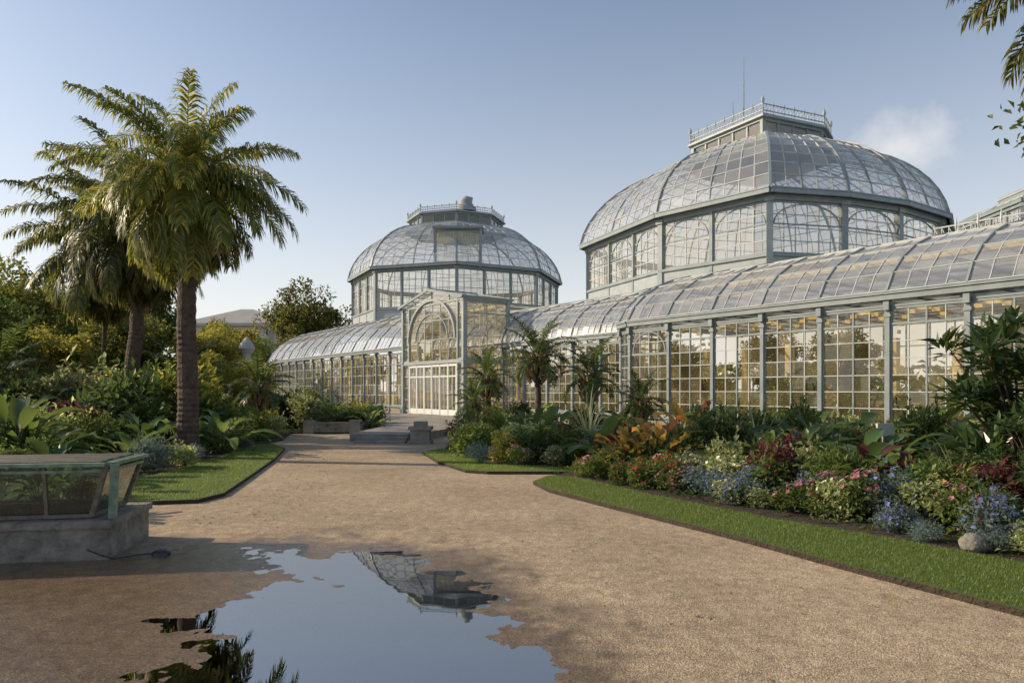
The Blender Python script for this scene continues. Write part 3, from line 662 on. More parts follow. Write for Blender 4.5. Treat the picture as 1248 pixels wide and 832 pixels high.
mb=MB(); box(mb,-8,8,-6,6,0,12.0,0); box(mb,-8.5,8.5,-6.5,6.5,12.0,12.4,0)
V=[(-8.6,-6.6,12.4),(8.6,-6.6,12.4),(8.6,6.6,12.4),(-8.6,6.6,12.4),(-1,0,15.4),(1,0,15.4)]
mb.add(V,[[0,1,5,4],[2,3,4,5]],1); mb.add(V,[[1,2,5],[3,0,4]],1)
for i in range(6): box(mb,-7+i*2.5,-5.8+i*2.5,-6.05,-5.9,8.5,11,1)
add('pale_building',mb.mesh('pale_building',[solid('pale_render',(0.5,0.46,0.4),(0.62,0.57,0.5),0.5,0.8,0.1,3),solid('pale_slate',(0.3,0.29,0.28),(0.4,0.38,0.36),0.5,0.8,0.1,3)]),loc=(-45,116,0),label='pale building with a low pitched hipped roof beyond trees',category='building')

# ------------------------------------------------------------------ display case
dc=bpy.data.objects.new('garden_display_case',None); COL.objects.link(dc); dc.location=(-4.05,6.85,0); dc.rotation_euler=(0,0,math.radians(9))
dc['label']='green framed glass planting case on a weathered stone plinth'; dc['category']='display case'
def noisy(me,amp,sc):
    co=np.empty(len(me.vertices)*3); me.vertices.foreach_get('co',co); co=co.reshape(-1,3)
    for i in range(len(co)):
        v=Vector(co[i]); co[i]+=A(noise.noise_vector(v*sc))*amp
    me.vertices.foreach_set('co',co.ravel())
def densebox(mb,x0,x1,y0,y1,z0,z1,st,mat=0):
    def face(o,u,v,nu,nv):
        a=np.linspace(0,1,nu+1);b=np.linspace(0,1,nv+1); U,Vv=np.meshgrid(a,b); P=o+U[...,None]*u+Vv[...,None]*v; P=P.reshape(-1,3); I=np.arange((nu+1)*(nv+1)).reshape(nv+1,nu+1)
        mb.add(P,np.stack([I[:-1,:-1],I[:-1,1:],I[1:,1:],I[1:,:-1]],-1).reshape(-1,4),mat)
    X_=A([x1-x0,0,0.]);Y_=A([0,y1-y0,0.]);Z_=A([0,0,z1-z0]);nx=max(1,int((x1-x0)/st));ny=max(1,int((y1-y0)/st));nz=max(1,int((z1-z0)/st)); o=A([x0,y0,z0])
    face(o,X_,Z_,nx,nz); face(o+Y_,Z_,X_,nz,nx); face(o,Z_,Y_,nz,ny); face(o+X_,Y_,Z_,ny,nz); face(o+Z_,X_,Y_,nx,ny)
mb=MB(); densebox(mb,-2.7,0,0,1.1,-0.02,0.325,0.035); densebox(mb,-2.73,0.03,-0.03,1.13,0.32,0.395,0.035)
me=mb.mesh('plinth',[M_stoned],False); noisy(me,0.006,5); noisy(me,0.003,17)
add('plinth',me,dc)
mb=MB(); b0=[(-2.6,0.12),(-0.20,0.12),(-0.20,0.95),(-2.6,0.95)]; b1=[(-2.66,0.06),(-0.04,0.06),(-0.04,1.03),(-2.66,1.03)]
z0,z1=0.425,0.95
for i in range(4):
    a=A([*b0[i],z0]);b=A([*b1[i],z1]); a2=A([*b0[(i+1)%4],z0]);b2=A([*b1[(i+1)%4],z1])
    bars(mb,[a],[b],0.045,0.045,A([0,1.,0]),1); bars(mb,[a],[a2],0.035,0.04,A([0,0,1.]),1)
    bars(mb,[b],[b2],0.13,0.035,A([0,0,1.]),0); bars(mb,[b-A([0,0,0.07])],[b2-A([0,0,0.07])],0.02,0.03,A([0,0,1.]),0)
bars(mb,[A([0.0,0.1,0.40])],[A([0.04,0.06,z1])],0.07,0.05,A([0,1.,0]),0)
bars(mb,[A([-1.3,0.12,z0]),A([-0.62,0.12,z0])],[A([-1.3,0.06,z1]),A([-0.62,0.06,z1])],0.03,0.03,A([0,1.,0]),1)
bars(mb,[A([-1.3,0.04,z1]),A([-0.65,0.04,z1])],[A([-1.3,1.05,z1]),A([-0.65,1.05,z1])],0.04,0.04,A([0,0,1.]),0)
for i in range(9): bars(mb,[A([-2.6,0.13+0.095*i,z1+0.02])],[A([-0.1,0.13+0.095*i,z1+0.02+0.004*(i%3)])],0.085,0.015,A([0,0,1.]),1)
add('frame',mb.mesh('frame',[M_gframe,M_wood]),dc)
mb=MB()
for i in range(4):
    a=A([*b0[i],z0]);b=A([*b1[i],z1]); a2=A([*b0[(i+1)%4],z0]);b2=A([*b1[(i+1)%4],z1]); panes(mb,a,a2,b2,b,2,1,0,0.001)
add('glass_panel',mb.mesh('glass_panel',[M_tank]),dc)
mb=MB(); box(mb,-2.5,-0.3,0.2,0.9,0.405,0.49)
add('soil_tray',mb.mesh('soil_tray',[M_soil]),dc)
mb=MB()
P=[(-3.62,7.05,0.02),(-3.8,6.98,0.02),(-3.96,6.8,0.02),(-4.08,6.78,0.06),(-4.2,6.75,0.12)]
tube(mb,P,0.008,6); tube(mb,[(-3.62,7.05,0.0),(-3.62,7.05,0.03),(-3.62,7.05,0.05)],[0.09,0.09,0.05],14)
add('garden_hose',mb.mesh('garden_hose',[M_black],True),label='thin black hose with round nozzle by the stone plinth',category='hose')

# ------------------------------------------------------------------ plants meshes
def frond(mb,base,az,el,L,nl,lf,mat,droop=1.3,wid=0.035,rmat=None,K=10,hang=0.35):
    t=np.linspace(0,1,K+1); an=el-droop*t**1.25
    az_=az+rng.normal(0,0.16)*t**2
    d=np.column_stack([np.cos(an)*np.cos(az_),np.cos(an)*np.sin(az_),np.sin(an)])
    P=base+np.concatenate([[[0,0,0]],np.cumsum((d[:-1]+d[1:])/2*L/K,0)])
    side=A([-math.sin(az),math.cos(az),0.])
    tl=np.linspace(0.12,0.99,nl); tt=np.repeat(tl,2); sg=np.tile([-1,1],nl)[:,None]
    tt=np.clip(tt+rng.normal(0,0.006,len(tt)),0,1)
    Pi=np.column_stack([np.interp(tt,t,P[:,k]) for k in range(3)]); di=nrm(np.column_stack([np.interp(tt,t,d[:,k]) for k in range(3)]))
    ui=nrm(np.cross(side,di)); ui=-ui if ui[0,2]<0 and el>0 else ui
    ll=lf*np.sin(np.pi*np.clip(0.2+tt*0.74,0,1))**0.65*rng.uniform(0.75,1.15,len(tt))
    dir1=nrm(di*(0.5+0.5*tt[:,None])+side*sg*1.0+ui*0.35*rng.uniform(-0.2,1.6,(len(tt),1))+rng.normal(0,0.15,(len(tt),3)))
    mid=Pi+dir1*ll[:,None]*0.4; dir2=nrm(dir1+A([0,0,-1.])*hang*(1+rng.uniform(-0.3,0.9,(len(tt),1)))); m2=mid+dir2*ll[:,None]*0.35; dir3=nrm(dir2+A([0,0,-1.])*hang*0.8); tip=m2+dir3*ll[:,None]*0.3
    wv=nrm(np.cross(dir1,ui)+di*0.3)*wid/2
    V=np.stack([Pi-wv*0.5,Pi+wv*0.5,mid+wv,mid-wv,m2+wv*0.8,m2-wv*0.8,tip],1).reshape(-1,3); i=(np.arange(len(tt))*7)[:,None]
    mb.add(V,np.concatenate([i+A([[0,1,2,3]]),i+A([[3,2,4,5]])],0),mat); mb.add(V,i+A([[5,4,6]]),mat)
    tube(mb,P,np.linspace(1,0.2,K+1)*max(wid*0.6,0.012),4,mat if rmat is None else rmat,False)
def palm_crown(nf,L,lf,nl,droop,wid,seed,mats,lo=-0.5,hi=1.45,dead=6,elpow=0.9,hang=0.7):
    global rng; rng=np.random.default_rng(seed); mb=MB()
    for i in range(nf):
        f=i/(nf-1); az=i*2.39996+rng.normal(0,0.18); el=hi-(hi-lo)*f**elpow+rng.normal(0,0.12)
        l=L*(0.8+0.2*math.sin(math.pi*min(1,f+0.25)))*rng.uniform(0.8,1.12)
        frond(mb,A([math.cos(az)*0.12,math.sin(az)*0.12,0.25-0.45*f]),az,el,l,nl,lf*(0.8+0.2*f),0,droop*(0.75+0.35*f)*rng.uniform(0.75,1.25),wid,1,hang=hang*(0.75+0.35*f))
    for i in range(dead):
        az=rng.uniform(0,6.28); frond(mb,A([math.cos(az)*0.2,math.sin(az)*0.2,-0.3]),az,-0.7,L*0.55,nl//2,lf*0.6,2,0.8,wid,2)
    for i in range(30):
        az=i*2.4; zb=-0.9+0.9*i/30; p=A([math.cos(az)*0.2,math.sin(az)*0.2,zb]); q=p+A([math.cos(az)*0.22,math.sin(az)*0.22,0.35]); tube(mb,[p,(p+q)/2,q],[0.07,0.06,0.03],5,2)
    return mb.mesh('palm_crown',mats)
def palm_trunk(pts,r0,r1,seg=14,n=70):
    mb=MB(); pts=A(pts,float); t=np.linspace(0,1,len(pts)); tt=np.linspace(0,1,n)
    P=np.column_stack([np.interp(tt,t,pts[:,k]) for k in range(3)])
    r=r0+(r1-r0)*tt; r=r*(1+0.35*np.exp(-tt*22)); r=r*(1+0.08*(np.arange(n)%2))*rng.uniform(0.96,1.04,n)
    r[-6:]*=np.linspace(1.05,1.25,6)
    tube(mb,P,r,seg,0); return mb.mesh('palm_trunk',[M_trunk])
def palm(loc,pts,r0,r1,crown,label,cs=1.0,rot=0,tilt=0.0):
    e=bpy.data.objects.new('palm_tree',None); COL.objects.link(e); e.location=loc; e['label']=label; e['category']='palm tree'; e['group']='palm trees in the garden'
    add('trunk',palm_trunk(pts,r0,r1),e); c=add('crown',crown,e,loc=pts[-1],rot=rot,scale=cs); return e
CR1=palm_crown(60,2.95,0.80,88,1.6,0.036,11,[M_palm,M_palm,M_dead],lo=-0.75,dead=9,hang=1.1)
CR2=palm_crown(50,2.9,0.74,64,1.6,0.044,12,[M_palm2,M_palm2,M_dead],lo=-0.8,dead=8,hang=1.1)
palm((-7.9,16.6,0),[(0,0,0),(0.03,0,1.5),(-0.02,0,3.2),(0.03,0,6.6)],0.26,0.18,CR1,'tall feather palm with thick ringed trunk on lawn edge',1.0,0.4)
palm((-11.9,21.0,0),[(0,0,0),(0.15,0,2.0),(0.35,0,3.5),(0.4,0.1,6.7)],0.22,0.18,CR2,'leaning feather palm with brown trunk in the shrubbery',1.15,1.0)
palm((-14.4,24.2,0),[(0,0,0),(-0.1,0,2.5),(0.1,0,6.7)],0.08,0.07,CR2,'slender feather palm rising above dense shrubs',1.25,3.0)
palm((10.75,10.9,0),[(0,0,0),(0.1,0,4),(-0.1,0,8.75)],0.22,0.18,CR2,'tall palm whose drooping fronds hang over the bed',1.2,2.1)

def tree(seed,H,R,Rz,nclump,nleaf,ls,mat):
    global rng; rng=np.random.default_rng(seed); tr=MB(); cr=MB(); cz=H-Rz*0.95
    tube(tr,[(0,0,0),(0.05,0,H*0.2),(0,0.05,cz*0.8),(0.1,0,cz),(0,0,H-Rz*0.5)],[H*0.035,H*0.026,H*0.02,H*0.014,0.02],8)
    v=nrm(rng.normal(0,1,(nclump,3))); rr=rng.uniform(0.2,1,nclump)**0.45; c=v*rr[:,None]*A([R,R,Rz])*(0.82+0.18*rng.uniform(-1,1,(nclump,1)))+A([0,0,cz])
    for i in range(min(nclump,14)):
        p=c[i]; s=A([0,0,cz*rng.uniform(0.6,1.0)]); tube(tr,[s,s+(p-s)*0.5+A([0,0,-0.1*R]),p],[H*0.012,H*0.007,0.01],5)
    for i in range(nclump):
        cs=R*rng.uniform(0.16,0.34); n=nleaf; q=rng.normal(0,1,(n,3)); q=q/np.linalg.norm(q,axis=1,keepdims=True)*rng.uniform(0.2,1,(n,1))**0.5*cs*A([1,1,0.75])
        d=nrm(q)*0.6+rng.normal(0,0.6,(n,3))+A([0,0,-0.15]); up=nrm(q)+A([0,0,0.8])+rng.normal(0,0.3,(n,3)); L=ls*rng.uniform(0.7,1.3,n)
        leaves(cr,c[i]+q,d,up,L,L*0.55,0)
    return tr.mesh('tree_trunk',[M_bark],True),cr.mesh('tree_crown',[mat])
T=[tree(21,8,3.0,2.7,60,150,0.24,M_lft),tree(22,6,2.4,2.3,50,150,0.2,M_lfy),tree(23,9,3.4,3.2,70,150,0.26,M_lf),tree(24,7.5,1.8,2.4,40,55,0.13,M_lf)]
def place_tree(k,x,y,sc,rot,label):
    e=bpy.data.objects.new('broadleaf_tree',None); COL.objects.link(e); e.location=(x,y,0); e.scale=(sc,)*3; e.rotation_euler=(0,0,rot)
    e['label']=label; e['category']='tree'; e['group']='broadleaf trees around the garden'
    add('trunk',T[k][0],e); add('crown',T[k][1],e)
for k,x,y,sc in [(0,-27,36,1.05),(2,-21.5,38,0.92),(2,-24.5,30,0.8),(0,-18.6,33,0.76),(2,-31,50,1.1),(2,-25,58,0.85),(0,-31,72,1.05),(2,-44,60,1.3),(0,-38,52,1.2),(0,-33,41,1.1),(2,-19.5,24.5,0.64),(2,-33,86,1.0),(0,-22,52,0.85)]:
    place_tree(k,x,y,sc,x*1.7,'full leafy green tree in the garden shrubbery')
for x,y,sc in [(-15.5,35,0.85),(-18.5,44,1.05),(-14.2,31,0.62),(-18.3,27,0.72),(-12.4,32.5,0.55),(-28,40,1.1),(-23,33,0.85)]:
    place_tree(1,x,y,sc,x,'sunlit yellow green tree above the shrubs')
place_tree(0,-24,80,1.75,1.0,'tall rounded tree standing above the glasshouse end')
place_tree(3,11.45,12.2,1.38,0.5,'slender leafy tree overhanging the flower bed')
for s,t,sc in [(-7,11,0.8),(-2,15,0.85),(3,11,0.8),(8,13,0.85),(13,11,0.8),(-11,15,0.85),(19,12,0.85),(36,11,0.9)]:
    p=W(s,t,0); place_tree(1,p[0],p[1],sc,s,'leafy tree growing inside the glasshouse')
mb=MB(); rng=np.random.default_rng(5)
for i in range(150):
    b=rng.uniform(-1.1,1.1); y=rng.uniform(125,150); x=b*y; h=rng.uniform(5,9); n=45
    q=nrm(rng.normal(0,1,(n,3)))*A([5,4,h*0.5])*rng.uniform(0.6,1,(n,1))+A([x,y,h*0.55]); leaves(mb,q,rng.normal(0,1,(n,3)),rng.normal(0,1,(n,3))+A([0,0,1]),2.0,1.5,0)
add('distant_wood',mb.mesh('distant_wood',[M_lft]),kind='stuff',label='distant belt of trees along the horizon',category='wood')

def shrub(seed,n,ls,mats,squash=0.85,lob=7,ratio=0.5,flowers=0,fs=0.05):
    global rng; rng=np.random.default_rng(seed); mb=MB()
    lc=nrm(rng.normal(0,1,(lob,3)))*A([0.26,0.26,0.2])+A([0,0,0.42]); lr=rng.uniform(0.18,0.34,lob)
    w=rng.integers(0,lob,n); v=nrm(rng.normal(0,1,(n,3))); rad=rng.uniform(0.25,1.5,n)**0.5
    c=lc[w]+v*(lr[w]*rad)[:,None]*A([1,1,squash]); c[:,2]=np.abs(c[:,2])
    d=v*0.8+rng.normal(0,0.5,(n,3))+A([0,0,0.1]); up=v+A([0,0,0.9])+rng.normal(0,0.3,(n,3)); L=ls*rng.uniform(0.6,1.3,n)
    leaves(mb,c,d,up,L,L*ratio,0)
    for i in range(16):
        v1=nrm(rng.normal(0,1,3)+A([0,0,0.9])); p0=lc[i%lob]; ln=lr[i%lob]*rng.uniform(1.2,1.9); tt=np.linspace(0.5,1,9)[:,None]
        c=p0+v1*ln*tt; dd=v1*0.5+rng.normal(0,0.6,(9,3)); LL=ls*rng.uniform(0.7,1.2,9); leaves(mb,c,dd,A([0,0,1.])+rng.normal(0,0.3,(9,3)),LL,LL*ratio,0)
    for i in range(6):
        p=lc[i%lob]; tube(mb,[(0,0,0),p*0.6,p],[0.02,0.012,0.005],4,len(mats)-1)
    if flowers:
        w=rng.integers(0,lob,flowers); v=nrm(rng.normal(0,1,(flowers,3))+A([0,-0.2,0.8])); c=lc[w]+v*lr[w][:,None]*rng.uniform(1.0,1.3,(flowers,1))
        for k in range(5):
            a=k*1.257; t1=nrm(np.cross(v,A([0.3,0.2,1.]))); t2=np.cross(v,t1); dd=t1*math.cos(a)+t2*math.sin(a)+v*0.35
            leaves(mb,c,dd,v,fs*rng.uniform(0.8,1.2,flowers),fs*0.75,1,0.1)
    return mb.mesh('shrub',mats)
def bigleaf(seed,n,L,Wd,mat,h=0.25,nseg=6,stem=0.5,curl=1.1):
    global rng; rng=np.random.default_rng(seed); mb=MB()
    for i in range(n):
        az=i*2.4+rng.normal(0,0.2); f=(i+0.5)/n; el=1.35-1.0*f+rng.normal(0,0.1); l=L*rng.uniform(0.75,1.15); hs=stem*rng.uniform(0.7,1.2)
        d0=A([math.cos(az)*math.cos(el),math.sin(az)*math.cos(el),math.sin(el)]); b=d0*hs+A([0,0,h*0.3])
        tube(mb,[(0,0,0),d0*hs*0.6,b],[0.02,0.015,0.01],5,1,False)
        t=np.linspace(0,1,nseg+1); an=el-0.15-curl*t; dd=np.column_stack([np.cos(an)*math.cos(az),np.cos(an)*math.sin(az),np.sin(an)])
        P=b+np.concatenate([[[0,0,0]],np.cumsum(dd[:-1]*l/nseg,0)]); s=A([-math.sin(az),math.cos(az),0]); n3=np.cross(dd,s); n3=np.where(n3[:,2:3]<0,-n3,n3)
        wd=Wd*np.sin(np.pi*np.clip(t*0.93+0.05,0,1))**0.75*rng.uniform(0.85,1.1); wd[-1]=0.004
        wav=rng.normal(0,0.02,(nseg+1,1))
        Lf=P+s*wd[:,None]/2+n3*(wd[:,None]*0.22+wav); Rt=P-s*wd[:,None]/2+n3*(wd[:,None]*0.22-wav)
        V=np.concatenate([P,Lf,Rt]); k=nseg+1
        F=[[j,j+1,k+j+1,k+j] for j in range(nseg)]+[[j+1,j,2*k+j,2*k+j+1] for j in range(nseg)]
        mb.add(V,F,0)
    return mb.mesh('broad_leaf_plant',[mat,M_lfd],True)
def strap(seed,n,L,wd,mat,curl=0.9):
    global rng; rng=np.random.default_rng(seed); mb=MB()
    for i in range(n):
        az=i*2.4+rng.normal(0,0.3); el=1.45-1.1*(i/n)+rng.normal(0,0.1); l=L*rng.uniform(0.7,1.1); K=5; t=np.linspace(0,1,K+1); an=el-curl*t**1.5
        dd=np.column_stack([np.cos(an)*math.cos(az),np.cos(an)*math.sin(az),np.sin(an)]); P=A([math.cos(az)*0.03,math.sin(az)*0.03,0])+np.concatenate([[[0,0,0]],np.cumsum(dd[:-1]*l/K,0)])
        s=A([-math.sin(az),math.cos(az),0]); w=wd*(1-t**2)*0.5+0.002
        V=np.concatenate([P+s*w[:,None],P-s*w[:,None]]); F=[[j,j+1,K+2+j,K+1+j] for j in range(K)]; mb.add(V,F,0)
    return mb.mesh('strap_leaf_plant',[mat])
def fernm(seed,n,L,mat,trunk=0.15):
    global rng; rng=np.random.default_rng(seed); mb=MB()
    for i in range(n):
        frond(mb,A([0,0,trunk]),i*2.4,1.3-1.2*i/n,L*rng.uniform(0.8,1.1),30,0.22*L,0,1.4,0.022,None,8,0.15)
    tube(mb,[(0,0,0),(0,0,trunk*0.5),(0,0,trunk+0.04)],[0.1,0.09,0.07],8,1)
    return mb.mesh('cycad',[mat,M_trunk])
PM={
 'green':shrub(31,1500,0.085,[M_lf,M_bark]), 'dark':shrub(32,1300,0.11,[M_lfd,M_bark]), 'lime':shrub(33,1300,0.1,[M_lime,M_bark],0.6),
 'burg':shrub(34,1100,0.13,[M_burg,M_bark]), 'blue':shrub(35,1700,0.08,[M_blue,M_bark],0.7,9,0.25), 'yel':shrub(36,1500,0.09,[M_lfy,M_bark]),
 'red':shrub(37,1100,0.11,[M_lf,M_red,M_bark],0.7,8,0.5,48,0.058), 'pink':shrub(38,1100,0.1,[M_lf,M_pink,M_bark],0.7,8,0.5,60,0.058),
 'white':shrub(39,1000,0.1,[M_lime,M_wht,M_bark],0.7,8,0.5,52,0.05), 'violet':shrub(40,1100,0.09,[M_blue,M_vio,M_bark],0.7,8,0.4,64,0.055),
 'orange':shrub(41,1100,0.12,[M_lf,M_orange,M_bark],0.7,8,0.5,22,0.065),
 'big':bigleaf(42,16,0.62,0.2,M_big), 'big2':bigleaf(43,13,0.85,0.28,M_big,0.3,7,0.6,1.3), 'bigd':bigleaf(44,18,0.5,0.22,leafmat('glossy_dark_leaves',(0.016,0.033,0.011),(0.04,0.066,0.02),0.2,0.25)),
 'bigr':bigleaf(45,14,0.5,0.18,M_burg), 'gold':bigleaf(55,34,0.34,0.10,M_gold,0.3,6,0.5,0.6), 'strap':strap(46,46,0.8,0.035,M_lf), 'strapb':strap(47,50,0.7,0.04,M_blue,0.5), 'cycad':fernm(48,18,1.0,M_palm3), 'spiky':strap(49,60,0.9,0.03,M_lime,0.8),
}
INFO={'green':('shrub','rounded green small leaved shrub in the planting bed','shrub'),'dark':('shrub','dense dark green shrub in the planting bed','shrub'),'lime':('shrub','pale variegated low shrub in the flower bed','shrub'),
'burg':('shrub','burgundy leaved shrub among green planting','shrub'),'blue':('shrub','soft blue grey foliage mound in flower bed','shrub'),'yel':('shrub','sunlit yellow green shrub','shrub'),
'red':('flowering_plant','green leafed plant dotted with red flowers','flower'),'pink':('flowering_plant','green leafed plant dotted with pink flowers','flower'),'white':('flowering_plant','pale leafed plant with small white flowers','flower'),
'violet':('flowering_plant','blue grey plant with violet blue flowers','flower'),'orange':('flowering_plant','leafy plant with orange flowers','flower'),
'big':('broad_leaf_plant','broad leaved green tropical plant in bed','plant'),'big2':('broad_leaf_plant','large banana like plant with arching leaves','plant'),'bigd':('broad_leaf_plant','glossy dark broad leaved plant in bed','plant'),
'bigr':('broad_leaf_plant','reddish broad leaved plant in bed','plant'),'gold':('broad_leaf_plant','orange and yellow leaved croton like plant','plant'),'strap':('strap_leaf_plant','clump of long narrow green leaves','plant'),'strapb':('strap_leaf_plant','spiky blue grey agave like clump','plant'),
'cycad':('cycad','cycad with arching feathery fronds','cycad'),'spiky':('strap_leaf_plant','pale striped spiky leaf clump','plant')}
def P_(k,x,y,sc,z=0.04,sq=None,rot=None):
    nm,lab,cat=INFO[k]
    r=random.uniform(0,6.28) if rot is None else rot
    s=(sc*random.uniform(0.85,1.15),sc*random.uniform(0.85,1.15),(sc if sq is None else sc*sq)*random.uniform(0.8,1.15))
    o=add(nm,PM[k],None,(x,y,z),r,s,label=lab,category=cat,group=cat+'s in the garden beds'); return o
e=A([0.498,-0.867]); f=A([0.867,0.498]); B0=A([1.15,13.0])
def RB(u,v): return B0+e*u+f*v
u=0.1
while u<11.5:
    r1=['pink','red','pink','red','white','red'] if u<2.6 else (['violet','blue','violet','white','pink','white'] if u<4.4 else ['red','white','blue','white','violet','green','pink','lime','pink','red'])
    for v,ks,s0,s1 in ((0.32,r1,0.38,0.66),(0.85,r1+['lime','green','burg','strap'],0.5,0.85),(1.45,['lime','burg','white','orange','green','red','blue','big','strap'],0.7,1.0)):
        p=RB(u+random.uniform(-0.2,0.2),v+random.uniform(-0.18,0.2)); P_(random.choice(ks),p[0],p[1],random.uniform(s0,s1),0.02)
    u+=0.38
u=0
while u<12:
    for v,ks,s0,s1 in ((2.2,['green','burg','big','lime','strap','bigr','big2'],0.8,1.1),(3.1,['green','lime','big2','spiky','big','strap','yel','gold'],0.9,1.2),(4.3,['green','big','bigd','cycad','strap','burg','big2'],1.05,1.3)):
        p=RB(u+random.uniform(-0.35,0.35),v+random.uniform(-0.35,0.35)); P_(random.choice(ks),p[0],p[1],random.uniform(s0,s1),0.02)
    u+=0.78
for i in range(60):
    while True:
        uu=random.uniform(-3,12); v=random.uniform(5,11.5); p=RB(uu,v)
        if p[0]+0.726*p[1]<24.6 and p[0]<0.86*p[1]: break
    P_(random.choice(['dark','green','lime','big','big2','burg','cycad','yel','lime','strap','big2','spiky']),p[0],p[1],random.uniform(0.9,1.25))
for x,y,k,s in [(-0.9,16.6,'green',1.1),(-0.2,16.0,'yel',0.85),(0.5,15.6,'dark',1.0),(1.2,15.4,'green',0.9),(0.1,17.3,'lime',1.1),(0.9,16.8,'orange',1.0),(-1.0,18.2,'lime',1.0),(-1.3,19.6,'burg',0.9),(-0.5,19.0,'green',1.15),(0.6,18.6,'big',1.15),(1.8,17.3,'burg',1.1),(1.9,15.6,'blue',0.9),(-1.4,21.5,'green',1.1),(-0.8,22.5,'yel',1.1),(0,21.2,'green',1.2),(1.2,20.5,'big2',1.1),(2.0,19.2,'big',1.2),(-0.2,24.5,'lime',1.2),(1.0,23.5,'green',1.1),(2.3,22,'strap',1.3),(-0.6,27,'green',1.2),(0.3,29,'dark',1.2),(2.6,24.5,'burg',1.2),(3.4,21.5,'green',1.2),(3.9,23.6,'big2',1.1),(-0.7,15.3,'blue',0.6),(0.2,14.9,'pink',0.6),(0.9,14.85,'white',0.55),(1.5,14.9,'red',0.6),(2.2,13.6,'orange',0.8),(2.3,14.6,'burg',0.9)]:
    P_(k,x,y,s)
P_('gold',2.75,12.9,1.3); P_('gold',3.5,13.7,1.55); P_('gold',2.3,13.3,1.1); P_('big2',2.0,14.2,1.1); P_('big2',4.0,14.2,1.15); P_('spiky',1.9,17.0,1.6,0.35)
P_('dark',3.9,12.9,0.95,0,1.9); P_('dark',3.8,12.8,1.0,0,1.75); P_('dark',8.6,14.2,1.1,0,1.4); P_('dark',6.6,15.5,1.1,0,1.4)
P_('strap',5.9,12.4,1.4); P_('bigd',5.4,10.5,1.3); P_('cycad',6.2,13.3,1.4); P_('big2',4.9,11.3,1.0); P_('bigr',5.6,8.9,0.9); P_('spiky',5.0,13.9,1.6); P_('strap',7.4,15.6,1.7); P_('cycad',5.2,16.5,1.6); P_('strapb',6.9,13.9,1.7)
def bigshrub():
    global rng; rng=np.random.default_rng(77); mb=MB()
    lob=38; lc=nrm(rng.normal(0,1,(lob,3)))*rng.uniform(0.3,1,(lob,1))*A([1.05,1.05,1.1])+A([0,0,1.4]); 
    for c in lc:
        k=rng.integers(28,42); a=rng.uniform(0,6.28,k); el=rng.uniform(-0.3,1.3,k); d=np.column_stack([np.cos(a)*np.cos(el),np.sin(a)*np.cos(el),np.sin(el)]); L=rng.uniform(0.18,0.34,k)
        leaves(mb,c+d*0.05+rng.normal(0,0.06,(k,3)),d,A([0,0,1.])+rng.normal(0,0.2,(k,3)),L,L*0.36,0,0.2)
        tube(mb,[(0,0,0),c*A([0.4,0.4,0.6]),c],[0.035,0.02,0.008],5,1)
    return mb.mesh('magnolia_shrub',[PM['bigd'].materials[0],M_bark])
BS=bigshrub()
for x,y,r,s in ((7.4,9.9,0.3,1.12),(8.3,8.8,2.3,0.95),(6.5,8.3,4.0,0.66),(6.3,7.6,1.2,0.5)):
    add('magnolia_shrub',BS,None,(x,y,0),r,s,label='tall dark shrub with large glossy leaves above the flowers',category='shrub')
CRs=palm_crown(22,1.45,0.34,36,1.5,0.036,15,[M_palm3,M_palm3,M_dead],lo=-0.2,dead=1,hang=0.4)
for x,y,h,s in [(0.9,24.6,2.9,1.1),(2.75,24.0,2.2,1.0),(-1.05,29.0,2.2,1.0),(-1.5,26.5,1.2,0.75),(4.3,22.8,1.3,0.8),(-11.5,24.0,1.9,1.2),(-15.5,20.5,2.0,1.4),(-10.2,27.5,1.8,1.1)]:
    palm((x,y,0),[(0,0,0),(0.05,0,h*0.5),(0,0,h)],0.12,0.09,CRs,'small feathery palm growing among shrubs',s,x)
for x,y,k,s in [(-7.3,13.9,'blue',0.8),(-7.0,14.6,'lime',0.7),(-8.0,14.3,'big',1.0),(-7.6,17.9,'big2',1.0),(-7.9,18.6,'cycad',1.2),(-8.7,17.6,'big',1.1),(-8.7,16.2,'bigd',1.2),(-8.2,19.9,'yel',1.0),(-8.6,21,'green',1.3),(-9.3,15,'green',1.2),(-9.6,13.6,'big',1.1),(-10.5,14.6,'big2',1.2),(-8.9,12.9,'green',1.0),(-9.7,16.8,'dark',1.3),(-10.8,16.2,'lime',1.3),(-10.2,18.7,'green',1.6),(-11.5,18,'burg',1.3),(-9.4,20.2,'dark',1.6),(-9.2,23,'green',1.5),(-9.0,25.3,'yel',1.4),(-11.2,13.2,'green',1.2),(-12.2,14.8,'cycad',1.6),(-12.5,16.8,'yel',1.5),(-13.5,18.5,'green',1.8),(-8.4,22.4,'orange',1.0),(-8.2,23.9,'lime',0.9),(-7.9,12.9,'lime',0.6),(-7.35,15.6,'blue',0.55)]:
    P_(k,x,y,s)
for i in range(14):
    P_(random.choice(['green','dark','big','strap','yel','cycad']),-8.0+i*0.17,27.6+random.uniform(0,3.0),random.uniform(0.9,1.3),0.1)
for i in range(24):
    t=i/24; P_(random.choice(['green','dark','cycad','yel','lime']),-8.5-9*t+random.uniform(-1,0.2),30+14*t+random.uniform(-2,0.5),random.uniform(1.3,1.9))
for i in range(64):
    y=random.uniform(19,34); x=-random.uniform(0.43*y,0.80*y)-1.0
    P_(random.choice(['green','dark','green','yel','lime','dark']),x,y,random.uniform(1.8,3.0))
for i in range(20):
    y=random.uniform(12,19); x=-random.uniform(0.66*y,0.85*y)-0.5
    P_(random.choice(['green','dark','lime','cycad','yel','big']),x,y,random.uniform(1.2,1.8))
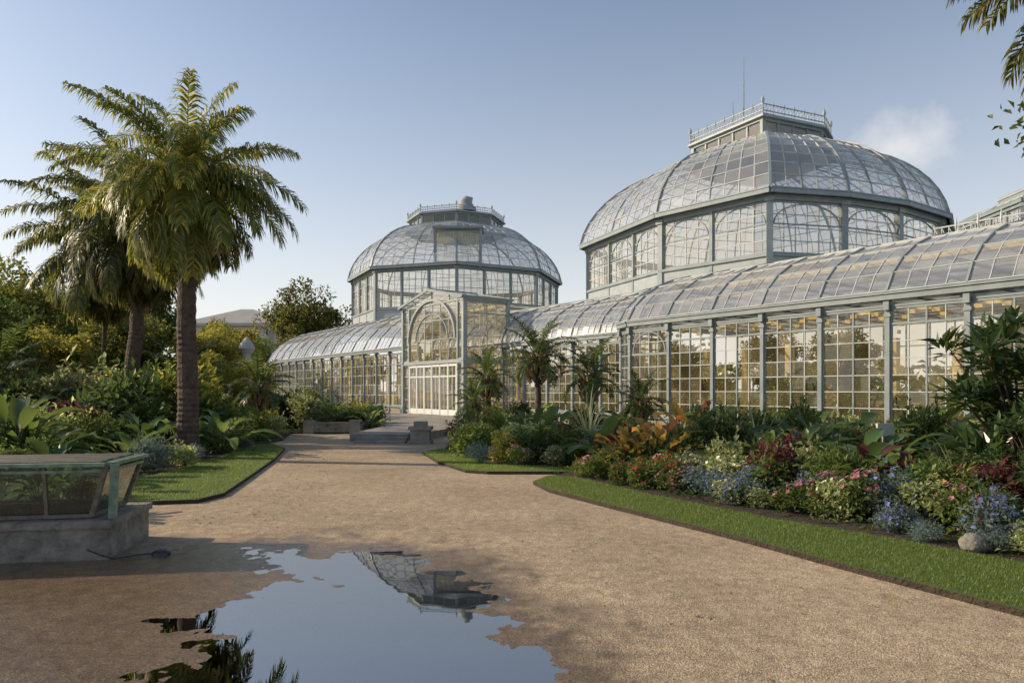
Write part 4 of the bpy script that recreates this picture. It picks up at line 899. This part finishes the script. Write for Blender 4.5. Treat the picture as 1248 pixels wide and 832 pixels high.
P_('big',-5.2,7.5,0.36,0.46); P_('green',-4.7,7.4,0.36,0.46); P_('big',-6.9,10.3,0.8,0.05) ; P_('big',-5.9,9.2,0.7); P_('bigd',-7.6,11.2,1.0,0.05); P_('green',-7.9,10.6,0.9,0.05)
for i in range(34):
    s=-13+30*i/24 if i<24 else 26+25*(i-24)/10; p=W(s+random.uniform(-0.4,0.4),random.uniform(1.6,4.2),0)
    k=random.choice(['green','big2','cycad','yel','yel','strap','lime']); P_(k,p[0],p[1],random.uniform(1.5,2.5),0.1)
for s in (-7.5,-1.2,5.8,13,30,41):
    p=W(s,2.8,0); palm((p[0],p[1],0.1),[(0,0,0),(0.05,0,1.2),(0,0,2.3)],0.09,0.07,CRs,'small palm growing inside the glasshouse',1.0,s)
def rock(r,sx,sy,sz,seed):
    mb=MB(); n=10;m=16
    V=[];
    for i in range(n+1):
        for j in range(m):
            th=math.pi*i/n;ph=2*math.pi*j/m; v=Vector((math.sin(th)*math.cos(ph)*sx,math.sin(th)*math.sin(ph)*sy,math.cos(th)*sz)); k=1+0.25*noise.noise(v*3+Vector((seed,0,0)))
            V.append(tuple(v*k*r))
    F=[[i*m+j,(i+1)*m+j,(i+1)*m+(j+1)%m,i*m+(j+1)%m] for i in range(n) for j in range(m)]
    mb.add(V,F); return mb.mesh('garden_rock',[M_stoned],True)
add('garden_rock',rock(0.13,1.2,0.9,0.8,3),None,(4.75,7.0,0.12),0,1,label='dark rounded rock at the edge of the flowers',category='rock')
mb=MB(); box(mb,-0.16,0.16,-0.02,0.02,0.9,1.12,0); box(mb,-0.02,0.02,0.02,0.05,0,1.0,1)
add('plant_label_sign',mb.mesh('plant_label_sign',[M_paintl,M_paint]),None,(6.5,11.9,0),0.2,1,label='small blank grey plant label on a post',category='sign')

# ------------------------------------------------------------------ light, sky
az=math.radians(-80); el=math.radians(26)
w=bpy.data.worlds.new('World'); scene.world=w; w.use_nodes=True; nt=w.node_tree
bg=nt.nodes['Background']; sk=nt.nodes.new('ShaderNodeTexSky'); sk.sky_type='NISHITA'; sk.sun_disc=False; sk.sun_elevation=el; sk.sun_rotation=az%(2*math.pi)
sk.air_density=1.0; sk.dust_density=1.2; sk.ozone_density=1.5
def wm(op,a=None,b=None,clamp=False):
    n=nt.nodes.new('ShaderNodeMath'); n.operation=op; n.use_clamp=clamp
    for i,v in enumerate((a,b)):
        if v is None: continue
        if isinstance(v,(int,float)): n.inputs[i].default_value=v
        else: nt.links.new(v,n.inputs[i])
    return n.outputs[0]
tc=nt.nodes.new('ShaderNodeTexCoord'); sx=nt.nodes.new('ShaderNodeSeparateXYZ'); nt.links.new(tc.outputs['Generated'],sx.inputs[0])
inv=wm('SUBTRACT',1.0,sx.outputs[2],True)
haze=wm('MULTIPLY',wm('POWER',inv,3.4),1.0)
nv=nt.nodes.new('ShaderNodeVectorMath'); nv.operation='SUBTRACT'; nt.links.new(tc.outputs['Generated'],nv.inputs[0]); nv.inputs[1].default_value=(0.470,0.832,0.297)
ns=nt.nodes.new('ShaderNodeVectorMath'); ns.operation='MULTIPLY'; nt.links.new(nv.outputs[0],ns.inputs[0]); ns.inputs[1].default_value=(1.0,1.0,1.6)
ln=nt.nodes.new('ShaderNodeVectorMath'); ln.operation='LENGTH'; nt.links.new(ns.outputs[0],ln.inputs[0])
nz_=nt.nodes.new('ShaderNodeTexNoise'); nz_.inputs['Scale'].default_value=14; nz_.inputs['Detail'].default_value=8; nz_.inputs['Roughness'].default_value=0.62; nt.links.new(tc.outputs['Generated'],nz_.inputs['Vector'])
cl=wm('SUBTRACT',wm('MULTIPLY',nz_.outputs[0],0.16),ln.outputs[1])
cl=wm('MULTIPLY',wm('ADD',cl,-0.01),9.0,True)
fac=wm('ADD',haze,wm('MULTIPLY',cl,0.6),True)
mxs=nt.nodes.new('ShaderNodeMix'); mxs.data_type='RGBA'; nt.links.new(fac,mxs.inputs[0]); nt.links.new(sk.outputs[0],mxs.inputs[6]); mxs.inputs[7].default_value=(6.5,6.25,6.0,1)
nt.links.new(mxs.outputs[2],bg.inputs[0]); bg.inputs[1].default_value=0.15
sd_=bpy.data.lights.new('sun','SUN'); sd_.energy=5.0; sd_.angle=math.radians(0.8); sd_.color=(1,0.82,0.58)
so=bpy.data.objects.new('sun',sd_); COL.objects.link(so)
dirv=Vector((math.sin(az)*math.cos(el),math.cos(az)*math.cos(el),math.sin(el))); so.rotation_euler=dirv.to_track_quat('Z','Y').to_euler(); so.location=(-20,0,30)
cam=bpy.data.cameras.new('camera'); co=bpy.data.objects.new('camera',cam); COL.objects.link(co); scene.camera=co
co.location=(0,0,1.7); co.rotation_euler=(math.radians(90),0,0); cam.lens=24; cam.sensor_width=36; cam.shift_y=59/1248; cam.clip_end=3000; cam.clip_start=0.05
scene.view_settings.view_transform='Standard'; scene.view_settings.look='None'; scene.view_settings.exposure=0
